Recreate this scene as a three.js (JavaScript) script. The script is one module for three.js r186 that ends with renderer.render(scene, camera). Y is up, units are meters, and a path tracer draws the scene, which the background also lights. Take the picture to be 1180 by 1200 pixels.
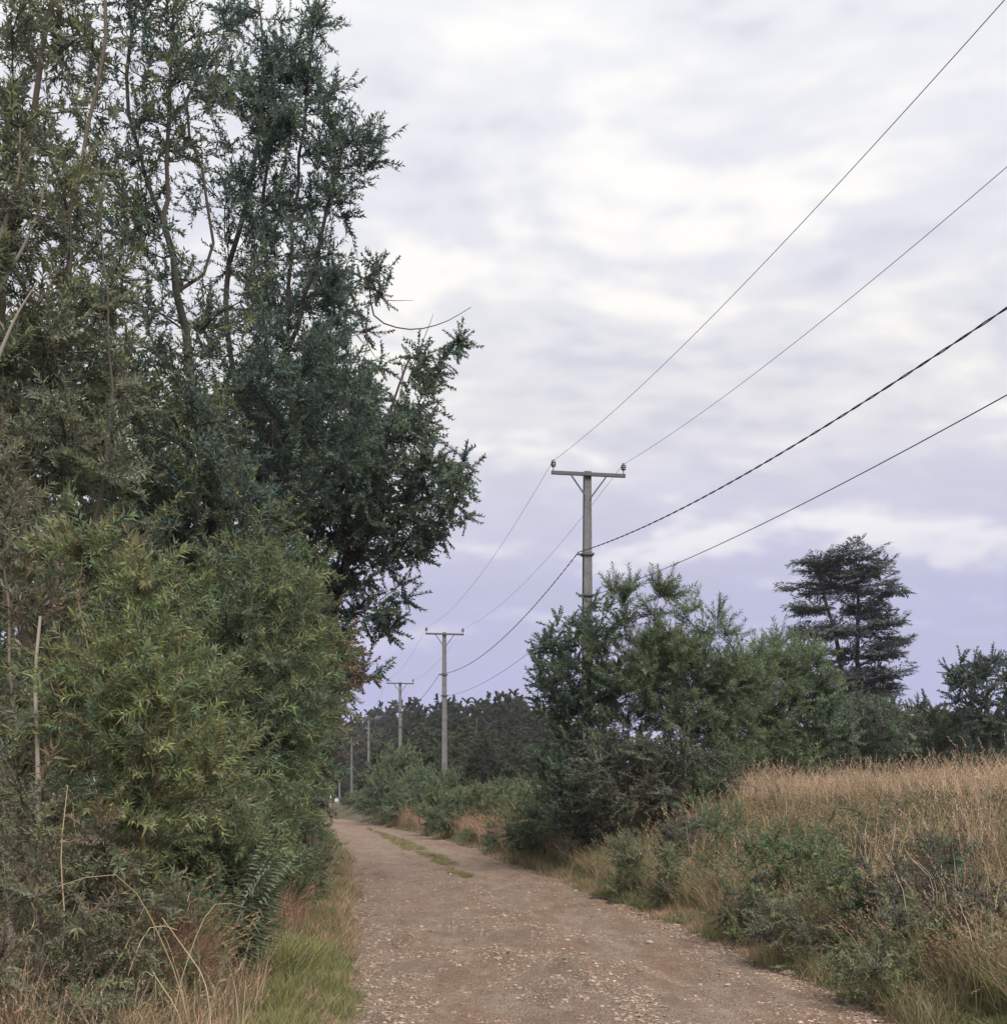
import * as THREE from 'three';
import { mergeGeometries } from 'three/addons/utils/BufferGeometryUtils.js';
import { createNoise2D, createNoise3D } from 'simplex-noise';

// ------------------------------------------------------------------ camera, sky, sun, exposure
const scene = new THREE.Scene();
const PW = 1180, PH = 1200, F = 1400, HORIZON = 938, EYE = 1.55;          // the photograph's size, focal length and eye level, in its pixels
const camera = new THREE.PerspectiveCamera(2 * Math.atan(PH / 2 / F) * 180 / Math.PI, 1006 / 1024, 0.1, 3000);
camera.position.set(0, EYE, 0);
camera.lookAt(0, EYE, -10);
camera.setViewOffset(1006, 1024, 0, -(HORIZON - PH / 2) * 1024 / PH, 1006, 1024);   // level camera, lens shifted upwards
const renderer = new THREE.WebGLRenderer({ antialias: true });
renderer.setSize(1006, 1024);
renderer.toneMapping = THREE.LinearToneMapping;
renderer.toneMappingExposure = 3.3;
renderer.shadowMap.enabled = true;

function rng(seed) { let s = seed | 0; return () => { s = (s + 0x6d2b79f5) | 0; let t = Math.imul(s ^ (s >>> 15), 1 | s); t = (t + Math.imul(t ^ (t >>> 7), 61 | t)) ^ t; return ((t ^ (t >>> 14)) >>> 0) / 4294967296; }; }
const n2 = createNoise2D(rng(11)), n3 = createNoise3D(rng(12));
const clamp = (x, a = 0, b = 1) => Math.min(b, Math.max(a, x));
const smooth = (x, a, b) => { const t = clamp((x - a) / (b - a)); return t * t * (3 - 2 * t); };
const mix = (a, b, t) => a + (b - a) * t;
const fbm2 = (x, y, o = 4) => { let s = 0, a = 0.5; for (let i = 0; i < o; i++) { s += a * n2(x, y); x = x * 2.03 + 7.1; y = y * 2.03 - 3.7; a *= 0.5; } return s; };

const AIR = 0.31;                                         // the sky's radiance at this exposure
function makeSky() {
  const W = 2048, H = 1024, data = new Float32Array(W * H * 4);
  const ramp = [[0, 0.58, 0.57, 0.79], [5, 0.49, 0.50, 0.73], [10, 0.52, 0.53, 0.72], [14, 0.66, 0.66, 0.78], [18, 0.80, 0.79, 0.82], [25, 0.78, 0.79, 0.86], [34, 0.88, 0.89, 0.93], [90, 0.92, 0.93, 0.96]];
  const soft = (x, w) => Math.exp(-(x * x) / (w * w));
  for (let r = 0; r < H; r++) {
    const el = ((r + 0.5) / H - 0.5) * Math.PI, e = el * 180 / Math.PI;
    for (let c = 0; c < W; c++) {
      const az = ((c + 0.5) / W - 0.5) * 2 * Math.PI, x = Math.cos(az) * Math.cos(el), y = Math.sin(el), z = Math.sin(az) * Math.cos(el);
      const o = (r * W + c) * 4;
      let k = 0; while (k < ramp.length - 2 && ramp[k + 1][0] < e) k++;
      const t = clamp((e - ramp[k][0]) / (ramp[k + 1][0] - ramp[k][0]));
      let col = [1, 2, 3].map((i) => mix(ramp[k][i], ramp[k + 1][i], t));
      if (e > 0) {
        const q = 1 / (y + 0.22), cx = x * q, cz = z * q, wx = 0.35 * fbm2(cx * 1.1 + 9, cz * 1.1, 3), wz = 0.35 * fbm2(cx * 1.1 - 4, cz * 1.1 + 5, 3);
        const big = fbm2(cx * 0.9 + wx + 1.7, cz * 1.9 + wz, 4), fine = fbm2(cx * 2.3 + 1.5 * wx, cz * 4.4 + wz + 3, 6), wisp = fbm2(cx * 8 + 2 * wx, cz * 15 + 2 * wz, 6);
        const high = smooth(e, 3, 15), warm = Math.exp(-(((e - 19) / 5) ** 2));
        const bright = clamp(smooth(big * 0.72 + fine * 0.52 + wisp * 0.34, -0.04, 0.56)) * high, dull = smooth(-(big * 0.7 + fine * 0.52 + wisp * 0.34), 0.0, 0.5) * mix(0.5, 1, high);
        const target = [1.02, 1.0 - 0.012 * warm, 0.975 - 0.05 * warm], grey = [0.57, 0.58, 0.71];
        col = col.map((v, i) => mix(mix(v, grey[i] * mix(0.82, 1, high), dull * 0.56), target[i], bright * mix(0.55, 0.88, smooth(e, 8, 18))));
      }
      data[o] = col[0] * AIR; data[o + 1] = col[1] * AIR; data[o + 2] = col[2] * AIR; data[o + 3] = 1;
      if (e < -1) { data[o] = 0.2; data[o + 1] = 0.19; data[o + 2] = 0.19; }
    }
  }
  const t = new THREE.DataTexture(data, W, H, THREE.RGBAFormat, THREE.FloatType);
  t.mapping = THREE.EquirectangularReflectionMapping; t.magFilter = THREE.LinearFilter; t.minFilter = THREE.LinearFilter; t.wrapS = THREE.RepeatWrapping; t.needsUpdate = true;
  return t;
}
const skyMap = makeSky();
scene.background = skyMap; scene.environment = skyMap;

const sun = new THREE.DirectionalLight(0xfff1e0, 1.5);
sun.position.set(14, 36, 6); sun.target.position.set(0, 0, -22);
sun.castShadow = true; sun.shadow.radius = 70; sun.shadow.mapSize.set(2048, 2048);
Object.assign(sun.shadow.camera, { left: -60, right: 60, top: 60, bottom: -60, near: 1, far: 200 });
sun.name = 'sun'; scene.add(sun, sun.target);

scene.fog = new THREE.FogExp2(new THREE.Color(0.80, 0.82, 0.92), 0.0003);

// ------------------------------------------------------------------ helpers
const V = (x, y, z) => new THREE.Vector3(x, y, z);
const X = (px, d) => (px - 590) / F * d, Y = (py, d) => EYE - (py - HORIZON) / F * d;   // a direction in the photograph at a chosen distance
const at = (px, py, d) => V(X(px, d), Y(py, d), -d);
const taken = {};
function numbered(name) { const n = taken[name] = (taken[name] ?? -1) + 1; return n ? name + '_' + String(n).padStart(3, '0') : name; }
function shade(o) { o.traverse((m) => { if (m.isMesh) { m.castShadow = true; m.receiveShadow = true; } }); return o; }
function tag(o, label, category, group, kind) { Object.assign(o.userData, { label, category }); if (group) o.userData.group = group; if (kind) o.userData.kind = kind; return o; }
function thing(name, label, category, p, group) { const g = new THREE.Group(); g.name = numbered(name); g.position.copy(p); scene.add(g); return tag(g, label, category, group); }
function part(name, geometry, material, parent) { const m = new THREE.Mesh(geometry, material); m.name = name; m.castShadow = m.receiveShadow = true; parent.add(m); return m; }
function copy(o, p, turn, s, label) { const c = o.clone(); c.name = numbered(o.name.replace(/_\d+$/, '')); c.position.copy(p); c.rotation.y = turn; if (s) c.scale.copy(s); if (label) c.userData.label = label; scene.add(c); return c; }
class Geo {                                             // hand-built triangles with a colour for each vertex
  constructor() { this.p = []; this.c = []; this.i = []; }
  v(x, y, z, c) { this.p.push(x, y, z); this.c.push(c[0], c[1], c[2]); return this.p.length / 3 - 1; }
  t(a, b, c) { this.i.push(a, b, c); }
  build() {
    const g = new THREE.BufferGeometry();
    g.setAttribute('position', new THREE.Float32BufferAttribute(this.p, 3)); g.setAttribute('color', new THREE.Float32BufferAttribute(this.c, 3));
    g.setIndex(this.i); g.computeVertexNormals(); return g;
  }
}
const tint = (c, r, a = 0.25) => { const k = 1 + (r() - 0.5) * 2 * a, w = (r() - 0.5) * a * 0.6; return [c[0] * k * (1 + w), c[1] * k, c[2] * k * (1 - w)]; };

// a tube through points with radii, added to a Geo
function tube(G, pts, radii, sides, col) {
  let up = V(0.31, 0.2, 0.93), prev = null;
  for (let k = 0; k < pts.length; k++) {
    const d = pts[Math.min(k + 1, pts.length - 1)].clone().sub(pts[Math.max(k - 1, 0)]).normalize();
    const a = up.clone().addScaledVector(d, -up.dot(d)); if (a.lengthSq() < 1e-4) a.set(1, 0, 0).addScaledVector(d, -d.x); a.normalize(); up = a;
    const b = d.clone().cross(a), ring = [];
    for (let s = 0; s < sides; s++) { const t = s / sides * 2 * Math.PI, q = pts[k].clone().addScaledVector(a, Math.cos(t) * radii[k]).addScaledVector(b, Math.sin(t) * radii[k]); ring.push(G.v(q.x, q.y, q.z, col)); }
    if (prev) for (let s = 0; s < sides; s++) { const u = (s + 1) % sides; G.t(prev[s], prev[u], ring[s]); G.t(prev[u], ring[u], ring[s]); }
    prev = ring;
  }
}
// one leaf: folded along its midrib and bent
function leaf(G, base, dir, nrm, len, wid, bend, fold, col) {
  const side = dir.clone().cross(nrm).normalize(), P = (f, s, h) => { const q = base.clone().addScaledVector(dir, f * len).addScaledVector(side, s * wid).addScaledVector(nrm, h); return G.v(q.x, q.y, q.z, col); };
  const b = P(0, 0, 0), l = P(0.42, 0.5, fold * wid - bend * len * 0.18), m = P(0.45, 0, -bend * len * 0.2), r = P(0.42, -0.5, fold * wid - bend * len * 0.18), t = P(1, 0, -bend * len);
  G.t(b, m, l); G.t(b, r, m); G.t(l, m, t); G.t(m, r, t);
}
function randDir(r) { const z = r() * 2 - 1, a = r() * 2 * Math.PI, s = Math.sqrt(1 - z * z); return V(s * Math.cos(a), z, s * Math.sin(a)); }
// a leafy shoot of unit stem along +y
function sprig(seed, { n = 16, len = 0.08, wid = 0.014, stem = 0.32, colors, stemColor = [0.10, 0.075, 0.05], angle = 0.9, bend = 0.2, side = 2, bare = 0.06 }) {
  const r = rng(seed), G = new Geo(), bx = (r() - 0.5) * 0.12, bz = (r() - 0.5) * 0.12, S = (t) => V(bx * t * t * 2, stem * t, bz * t * t * 2);
  tube(G, [S(0), S(0.5), S(1)], [0.004, 0.003, 0.0012], 3, stemColor);
  for (let k = 0; k < n; k++) {
    const t = mix(bare, 1, (k + r() * 0.7) / n), az = k * 2.4 + r() * 0.9, out = V(Math.cos(az), 0, Math.sin(az)), a = angle * (0.65 + 0.6 * r()) * (1 - 0.35 * t);
    const d = V(0, 1, 0).multiplyScalar(Math.cos(a)).addScaledVector(out, Math.sin(a)).normalize(), nr = V(0, 1, 0).addScaledVector(d, -d.y).addScaledVector(randDir(r), 0.5).normalize();
    nr.addScaledVector(d, -nr.dot(d)).normalize();
    const c = colors[Math.floor(r() * colors.length)];
    leaf(G, S(t), d, nr, len * (0.65 + 0.6 * r()), wid * (0.8 + 0.4 * r()), bend * (0.2 + 1.3 * r()), 0.25, tint(c, r, 0.22));
  }
  return G.build();
}
const leafMat = new THREE.MeshPhysicalMaterial({ color: 0xffffff, vertexColors: true, roughness: 1, transmission: 0.45, thickness: 0, side: THREE.DoubleSide, specularIntensity: 0.7 });
leafMat.name = 'leaf';
const grassMat = new THREE.MeshPhysicalMaterial({ color: 0xffffff, vertexColors: true, roughness: 1, transmission: 0.22, thickness: 0, side: THREE.DoubleSide, specularIntensity: 0.5 });
grassMat.name = 'grass';
function dataTex(W, H, f, srgb, repeat) {
  const d = new Uint8Array(W * H * 4);
  for (let y = 0; y < H; y++) for (let x = 0; x < W; x++) { const v = f(x / W, y / H), o = (y * W + x) * 4; for (let c = 0; c < 3; c++) d[o + c] = clamp(v[c]) * 255; d[o + 3] = 255; }
  const t = new THREE.DataTexture(d, W, H); t.wrapS = t.wrapT = THREE.RepeatWrapping; t.magFilter = THREE.LinearFilter; t.minFilter = THREE.LinearMipmapLinearFilter; if (srgb) t.colorSpace = THREE.SRGBColorSpace; if (repeat) t.repeat.set(...repeat); t.needsUpdate = true; return t;
}
const tileN = (u, v, f, s) => { const a = u * 2 * Math.PI, b = v * 2 * Math.PI, R = f / (2 * Math.PI); return n3(Math.cos(a) * R + s, Math.sin(a) * R, Math.cos(b) * R * 0.7 + s) * 0.5 + n3(Math.cos(b) * R - s, Math.sin(b) * R + s, Math.sin(a) * R * 0.7) * 0.5; };
const barkMat = new THREE.MeshStandardMaterial({ vertexColors: true, roughness: 0.95 }); barkMat.name = 'bark';

// ------------------------------------------------------------------ terrain
const roadX = (d) => 1.706 - 0.0955 * d - 0.0008 * d * d;
const roadHalf = (d) => 1.93 + 0.12 * n2(d * 0.13, 4.4) + 0.05 * n2(d * 0.9, 8.1) + 0.12 * smooth(d, 30, 40) * (1 - smooth(d, 40, 60));
function bank(x, d) {                                    // ground height beside the road
  const s = x - roadX(Math.min(d, 160)), w = roadHalf(d);
  let h = 0;
  if (s > 0) {
    const crest = 1.16 + 0.14 * n2(x * 0.12, d * 0.12);   // metres above the road
    h = 0.10 * smooth(s, w, w + 0.5) + (crest - 0.1) * smooth(s, w + 0.35, w + 3.6);
    h -= 0.5 * smooth(s, 22, 60);
  } else {
    h = 0.06 * smooth(-s, w, w + 0.4) + 0.34 * smooth(-s, w + 0.5, w + 2.2);
  }
  const off = smooth(Math.abs(s), w - 0.1, w + 0.8);
  return h + off * (0.07 * n2(x * 0.8, d * 0.8) + 0.03 * n2(x * 2.7, d * 2.7));
}
function roadRise(x, d) {                                // relief of the carriageway itself
  const s = x - roadX(d), w = roadHalf(d), rut = (c) => Math.exp(-((s - c) ** 2) / 0.11);
  let h = 0.05 * (1 - (s / w) ** 2) - 0.045 * (rut(-0.85) + rut(0.85)) + 0.025 * n2(x * 0.9 + 3, d * 0.45) + 0.012 * n2(x * 3.1, d * 2.6) + 0.006 * n2(x * 9, d * 9);
  return h * (1 - smooth(Math.abs(s), w - 0.15, w + 0.25));
}
const ground = (x, d) => bank(x, d);
const G0 = (px, d) => V(X(px, d), ground(X(px, d), d), -d);

function terrainMesh() {
  const ds = []; for (let d = -30; d < 4; d += 1.5) ds.push(d); for (let d = 4; d < 30; d += 0.22) ds.push(d); for (let d = 30; d < 90; d += 0.9) ds.push(d); for (let d = 90; d < 300; d += 6) ds.push(d); for (let d = 300; d <= 1500; d += 100) ds.push(d);
  const ss = []; for (let s = -1200; s < -40; s += 80) ss.push(s); for (let s = -40; s < -8; s += 2) ss.push(s); for (let s = -8; s < 10; s += 0.2) ss.push(s); for (let s = 10; s < 60; s += 2.5) ss.push(s); for (let s = 60; s <= 1260; s += 80) ss.push(s);
  const G = new Geo(), uv = [], earth = [0.14, 0.115, 0.085], straw = [0.20, 0.165, 0.095], green = [0.085, 0.10, 0.042];
  for (const d of ds) for (const s of ss) {
    const x = roadX(clamp(d, -5, 160)) + s, q = fbm2(x * 0.35, d * 0.35, 3), k = smooth(q, -0.3, 0.4), g = smooth(fbm2(x * 0.22 + 30, d * 0.22, 3), -0.2, 0.4);
    const c = [0, 1, 2].map((i) => mix(mix(earth[i], straw[i], k * smooth(Math.abs(s), 2, 3)), green[i], g * 0.6 * smooth(Math.abs(s), 1.9, 2.6)));
    G.v(x, ground(x, d) - (Math.abs(s) < roadHalf(d) - 0.1 ? 0.16 : 0), -d, c); uv.push(x, d);
  }
  const n = ss.length;
  for (let a = 0; a < ds.length - 1; a++) for (let b = 0; b < n - 1; b++) { const i = a * n + b; G.t(i, i + 1, i + n); G.t(i + 1, i + n + 1, i + n); }
  const g = G.build(); g.setAttribute('uv', new THREE.Float32BufferAttribute(uv, 2)); return g;
}
const soilTex = dataTex(512, 512, (u, v) => { const a = tileN(u, v, 18, 1), b = tileN(u, v, 60, 5), c = tileN(u, v, 150, 9), k = 0.78 + 0.16 * a + 0.16 * b + 0.14 * c; return [k, k * 0.985, k * 0.96]; }, true, [0.6, 0.6]);
const soilBump = dataTex(512, 512, (u, v) => { const k = 0.5 + 0.25 * tileN(u, v, 30, 2) + 0.3 * tileN(u, v, 110, 6); return [k, k, k]; }, false, [0.6, 0.6]);
const groundMat = new THREE.MeshStandardMaterial({ vertexColors: true, map: soilTex, bumpMap: soilBump, bumpScale: 0.03, roughness: 1 });
{ const m = new THREE.Mesh(terrainMesh(), groundMat); m.name = 'ground'; m.receiveShadow = true; scene.add(m); tag(m, 'bare earth ground and banks on both sides of the dirt road', 'ground', null, 'structure'); }

function roadMesh() {
  const ds = []; let d = -6; while (d < 150) { ds.push(d); d += d < 5 ? 0.5 : d < 16 ? 0.07 : d < 30 ? 0.14 : d < 60 ? 0.4 : 1.2; }
  const N = 84, G = new Geo(), uv = [];
  const grey = [0.345, 0.275, 0.225], brown = [0.325, 0.222, 0.163], pale = [0.46, 0.385, 0.325], dark = [0.185, 0.138, 0.108];
  for (const dd of ds) for (let k = 0; k <= N; k++) {
    const w = roadHalf(dd) + 0.28, s = mix(-w, w, k / N), x = roadX(dd) + s;
    const lane = Math.exp(-((s + 0.85) ** 2) / 0.25) + Math.exp(-((s - 0.9) ** 2) / 0.3);
    const red = smooth(fbm2(x * 0.8 + 2, dd * 0.3, 3) + 0.25 * smooth(s, -0.2, 1.3), 0.0, 0.45), st = smooth(fbm2(x * 2.6, dd * 0.8 + 40, 4) + 0.22 * lane - 0.12, 0.0, 0.5), dk = smooth(fbm2(x * 1.5 + 50, dd * 0.35, 5), 0.05, 0.45);
    let c = [0, 1, 2].map((i) => mix(mix(mix(grey[i], brown[i], red * 0.85), pale[i], st * 0.5), dark[i], dk * 0.55 * (1 - 0.6 * clamp(lane)) + 0.10 * (1 - clamp(lane))));
    G.v(x, ground(x, dd) * smooth(Math.abs(s), w - 0.5, w) + roadRise(x, dd) + mix(0.006, -0.05, smooth(Math.abs(s), w - 0.12, w)), -dd, c); uv.push(x, dd);
  }
  for (let a = 0; a < ds.length - 1; a++) for (let b = 0; b < N; b++) { const i = a * (N + 1) + b, n = N + 1; G.t(i, i + 1, i + n); G.t(i + 1, i + n + 1, i + n); }
  const g = G.build(); g.setAttribute('uv', new THREE.Float32BufferAttribute(uv, 2)); return g;
}
const cells = (() => { const r = rng(77), n = 46, P = []; for (let i = 0; i < n * n; i++) P.push([r(), r(), r(), 0.35 + 0.5 * r()]); return (u, v) => { const x = u * n, y = v * n, ix = Math.floor(x), iy = Math.floor(y); let best = 9, id = 0; for (let a = -1; a < 2; a++) for (let b = -1; b < 2; b++) { const c = ((ix + a + n) % n) * n + (iy + b + n) % n, p = P[c], dx = ix + a + p[0] - x, dy = iy + b + p[1] - y, q = Math.hypot(dx, dy) / p[3]; if (q < best) { best = q; id = p[2]; } } return [best, id]; }; })();
const gravelTex = dataTex(1024, 1024, (u, v) => { const [q, id] = cells(u, v), a = tileN(u, v, 14, 21), b = tileN(u, v, 90, 25), c = tileN(u, v, 240, 29), st = q < 0.62 && id > 0.45 ? 0.16 * id : 0, k = 0.84 + 0.09 * a + 0.10 * b + 0.12 * c + st; return [k, k * 0.985 + st * 0.02, k * 0.97 + st * 0.05]; }, true, [0.75, 0.75]);
const gravelBump = dataTex(1024, 1024, (u, v) => { const [q, id] = cells(u, v), b = tileN(u, v, 90, 25), c = tileN(u, v, 240, 29), k = 0.35 + 0.16 * b + 0.14 * c + (q < 0.7 && id > 0.35 ? 0.35 * (1 - (q / 0.7) ** 2) : 0); return [k, k, k]; }, false, [0.75, 0.75]);
const roadMat = new THREE.MeshStandardMaterial({ vertexColors: true, map: gravelTex, bumpMap: gravelBump, bumpScale: 0.06, roughness: 1 });
{ const m = new THREE.Mesh(roadMesh(), roadMat); m.name = 'dirt_road'; m.receiveShadow = true; m.castShadow = true; scene.add(m); tag(m, 'brown gravel dirt road curving away to the left', 'road', null, 'structure'); }
const surface = (x, d) => { const s = Math.abs(x - roadX(d)), w = roadHalf(d); return s < w + 0.28 ? Math.max(ground(x, d) * smooth(s, w - 0.22, w + 0.28) + roadRise(x, d) + 0.006, s > w ? ground(x, d) : -1) : ground(x, d); };

// ------------------------------------------------------------------ scattering
function scatter(name, label, category, geometries, material, list, kind = 'stuff', parent = null) {     // list: [x, y, z, turn, tiltX, tiltZ, sx, sy, color, which]
  const root = parent ?? new THREE.Group();
  if (!parent) { root.name = numbered(name); scene.add(root); tag(root, label, category, null, kind); }
  const m = new THREE.Matrix4(), q = new THREE.Quaternion(), e = new THREE.Euler(), c = new THREE.Color();
  geometries.forEach((g, w) => {
    const mine = list.filter((l) => l[9] === w); if (!mine.length) return;
    const im = new THREE.InstancedMesh(g, material, mine.length); im.name = parent ? name : category.replace(/ /g, '_') + '_growth'; im.userData.kind = 'stuff'; im.castShadow = im.receiveShadow = true;
    mine.forEach((l, i) => { e.set(l[4], l[3], l[5], 'YXZ'); q.setFromEuler(e); m.compose(V(l[0], l[1], l[2]), q, V(l[6], l[7], l[6])); im.setMatrixAt(i, m); im.setColorAt(i, c.setRGB(...l[8])); });
    root.add(im);
  });
  return root;
}

// ------------------------------------------------------------------ trees
const FULL = 2.7;                                         // shoots for each branch node
function makeTree({ name, label, category = 'tree', group, base, trunks, r0 = 0.12, blobs, sprigs, seed, per = 3, size = 1, colors, step = 0.36, bark = [0.11, 0.095, 0.08], gap = 0, droop = 0, upward = 0.35, mat = leafMat, wander = 0.12, bare = [], tipR = 0.006, gapScale = 1.1, flat = false, skirt = null }) {
  const r = rng(seed), root = thing(name, label, category, base, group), inv = base.clone().negate();
  const nodes = [];                                                     // {p, parent, trunk, w}
  const add = (p, parent, trunk) => { nodes.push({ p, parent, trunk, w: 0, kids: [], len: parent < 0 ? 0 : nodes[parent].len + p.distanceTo(nodes[parent].p) }); if (parent >= 0) nodes[parent].kids.push(nodes.length - 1); return nodes.length - 1; };
  for (const tr of trunks) {
    const pts = tr.map((q) => q.clone().add(inv)), curve = new THREE.CatmullRomCurve3(pts), L = curve.getLength(), n = Math.max(3, Math.round(L / 0.4));
    let parent = -1;
    if (nodes.length) { let best = 1e9; nodes.forEach((q, i) => { const dd = q.p.distanceTo(pts[0]); if (dd < best) { best = dd; parent = i; } }); }
    for (let k = parent < 0 ? 0 : 1; k <= n; k++) { const p = curve.getPointAt(k / n); p.x += (r() - 0.5) * wander * 0.4; p.z += (r() - 0.5) * wander * 0.4; parent = add(p, parent, true); }
  }
  const nTrunk = nodes.length, tips = [];
  if (skirt) blobs = [...blobs, { c: base.clone().add(V(0, skirt[1] * 0.45, 0.1)), r: V(skirt[0], skirt[1], skirt[2]) }];
  for (const b of blobs) {
    const vol = 4.19 * b.r.x * b.r.y * b.r.z, n = Math.max(6, Math.round((b.k ?? 1) * vol / (step ** 3) * 0.62));
    for (let k = 0, tries = 0; k < n && tries < n * 6; tries++) {
      const d = randDir(r).multiplyScalar(Math.cbrt(r() * 0.97 + 0.03)), p = V(b.c.x + d.x * b.r.x, b.c.y + d.y * b.r.y, b.c.z + d.z * b.r.z).add(inv);
      if (gap && n3(p.x * gapScale + seed, p.y * gapScale, p.z * gapScale) < gap - 0.5 + (b.gap ?? 0)) continue;
      if (p.y + base.y < ground(p.x + base.x, -(p.z + base.z)) + 0.12) continue;
      tips.push(p); k++;
    }
  }
  const near = tips.map((p) => { let m = 1e9; for (let i = 0; i < nTrunk; i++) m = Math.min(m, nodes[i].p.distanceToSquared(p)); return m; });
  const order = tips.map((_, i) => i).sort((a, b) => near[a] - near[b]), carry = [];
  for (const i of order) {
    const p = tips[i]; let best = 1e9, bi = 0;
    for (let j = 0; j < nodes.length; j++) { const q = nodes[j], dd = q.p.distanceTo(p), fall = Math.max(0, q.p.y - p.y) * (0.55 - droop); const s = dd + fall + q.len * 0.10; if (s < best) { best = s; bi = j; } }
    const q = nodes[bi], dist = q.p.distanceTo(p); let par = bi;
    if (dist > step * 1.5) { const n = Math.min(6, Math.floor(dist / step)); for (let k = 1; k <= n; k++) { const t = k / (n + 1), m = q.p.clone().lerp(p, t); m.y += Math.sin(t * Math.PI) * dist * 0.06 * (1 - 2 * droop); m.addScaledVector(randDir(r), wander * 0.5); par = add(m, par, false); } }
    carry.push(add(p, par, false));
  }
  for (let i = nodes.length - 1; i >= 0; i--) { const q = nodes[i]; if (!q.kids.length) q.w = 1; if (q.parent >= 0) nodes[q.parent].w += q.w; }
  const wMax = nodes[0].w, rad = (q) => Math.max(tipR, Math.min(r0 * Math.pow(q.w / wMax, 0.5), r0)) * 1;
  const TG = new Geo(), BG = new Geo();
  const starts = [[0, -1]];
  while (starts.length) {
    let [i, from] = starts.pop(); const pts = [], rs = [], isTrunk = nodes[i].trunk;
    if (from >= 0) { pts.push(nodes[from].p); rs.push(Math.min(rad(nodes[from]), rad(nodes[i]) * 1.3)); }
    while (i >= 0) {
      const q = nodes[i]; pts.push(q.p); rs.push(q.parent < 0 ? rad(q) * 1.25 : rad(q));
      let big = -1; for (const k of q.kids) if (big < 0 || nodes[k].w > nodes[big].w) big = k;
      if (big >= 0 && isTrunk && !nodes[big].trunk) { const tk = q.kids.find((k) => nodes[k].trunk); if (tk !== undefined) big = tk; }
      for (const k of q.kids) if (k !== big) starts.push([k, i]);
      i = big;
    }
    if (pts.length > 1) { rs[rs.length - 1] *= 0.5; tube(isTrunk ? TG : BG, pts, rs, isTrunk ? 7 : rs[0] > 0.02 ? 5 : 3, tint(bark, r, 0.18)); }
  }
  part('trunk', TG.build(), barkMat, root);
  if (BG.i.length) { const b = part('branches', BG.build(), barkMat, root); b.userData.kind = 'stuff'; }
  for (const b of bare) { const g = new Geo(), c = new THREE.CatmullRomCurve3(b.pts.map((q) => q.clone().add(inv))), n = 14, P = [], R = []; for (let k = 0; k <= n; k++) { P.push(c.getPointAt(k / n)); R.push(mix(b.r, b.r * 0.25, k / n)); } tube(g, P, R, 5, b.color ?? bark); part('bare_branch', g.build(), barkMat, root); }
  // shoots on the outer branches
  const list = sprigs.map(() => []), m = new THREE.Matrix4(), qn = new THREE.Quaternion(), up = V(0, 1, 0);
  const centre = V(0, 0, 0); tips.forEach((p) => centre.add(p)); centre.multiplyScalar(1 / Math.max(1, tips.length));
  for (let i = nTrunk; i < nodes.length; i++) {
    const q = nodes[i]; if (q.w > 30) continue;
    const par = nodes[q.parent].p, along = q.p.clone().sub(par).normalize();
    const k = Math.floor(FULL * per * (q.kids.length ? 0.8 : 1.2) + r());
    for (let j = 0; j < k; j++) {
      const t = q.kids.length ? r() : 0.3 + 0.7 * r(), p = par.clone().lerp(q.p, t);
      const d = along.clone().multiplyScalar(0.55).addScaledVector(randDir(r), 1.05); d.y += upward - droop; d.normalize();
      if (flat) { d.y = d.y * 0.25 + 0.05; d.normalize(); const z = V((r() - 0.5) * 0.5, 1, (r() - 0.5) * 0.5); z.addScaledVector(d, -z.dot(d)).normalize(); qn.setFromRotationMatrix(new THREE.Matrix4().makeBasis(d.clone().cross(z), d, z)); } else { qn.setFromUnitVectors(up, d); } if (!flat) qn.multiply(new THREE.Quaternion().setFromAxisAngle(up, r() * 6.28));
      const s = size * (0.5 + 0.85 * r()), w = Math.floor(r() * sprigs.length);
      list[w].push([p, qn.clone(), s, tint(colors[Math.floor(r() * colors.length)], r, 0.16)]);
    }
  }
  const c = new THREE.Color(), one = V(1, 1, 1);
  sprigs.forEach((g, w) => {
    if (!list[w].length) return;
    const im = new THREE.InstancedMesh(g, mat, list[w].length); im.name = 'foliage'; im.userData.kind = 'stuff'; im.castShadow = im.receiveShadow = true;
    list[w].forEach(([p, q, s, col], i) => { m.compose(p, q, one.clone().multiplyScalar(s)); im.setMatrixAt(i, m); im.setColorAt(i, c.setRGB(...col)); });
    root.add(im);
  });
  return root;
}
const blob = (px, py, d, rx, ry, rd, k = 1, gap = 0) => ({ c: at(px, py, d), r: V(rx / F * d, ry / F * d, rd), k, gap });
const line = (d, pts, dz = []) => pts.map(([px, py], i) => at(px, py, d + (dz[i] ?? 0)));

// shoots of each kind (base colours)
const W1 = [[1, 1, 1]];
const narrow = [1, 2, 3].map((s) => sprig(100 + s, { n: 36, len: 0.070, wid: 0.020, stem: 0.38, colors: [[1, 1, 1], [1, 1, 1], [1.2, 1.15, 1.05], [0.8, 0.85, 0.85]], angle: 0.95, bend: 0.25 }));
const narrowFine = [1, 2].map((s) => sprig(120 + s, { n: 26, len: 0.064, wid: 0.021, stem: 0.34, colors: [[1, 1, 1], [1.15, 1.1, 1], [0.8, 0.85, 0.9]], angle: 0.9, bend: 0.2 }));
const willow = [1, 2, 3].map((s) => sprig(140 + s, { n: 36, len: 0.100, wid: 0.0165, stem: 0.46, colors: [[1, 1, 1], [1.15, 1.1, 0.9], [0.75, 0.8, 0.8], [1.3, 1.25, 1.0]], angle: 0.85, bend: 0.35, stemColor: [0.16, 0.12, 0.06] }));
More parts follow.
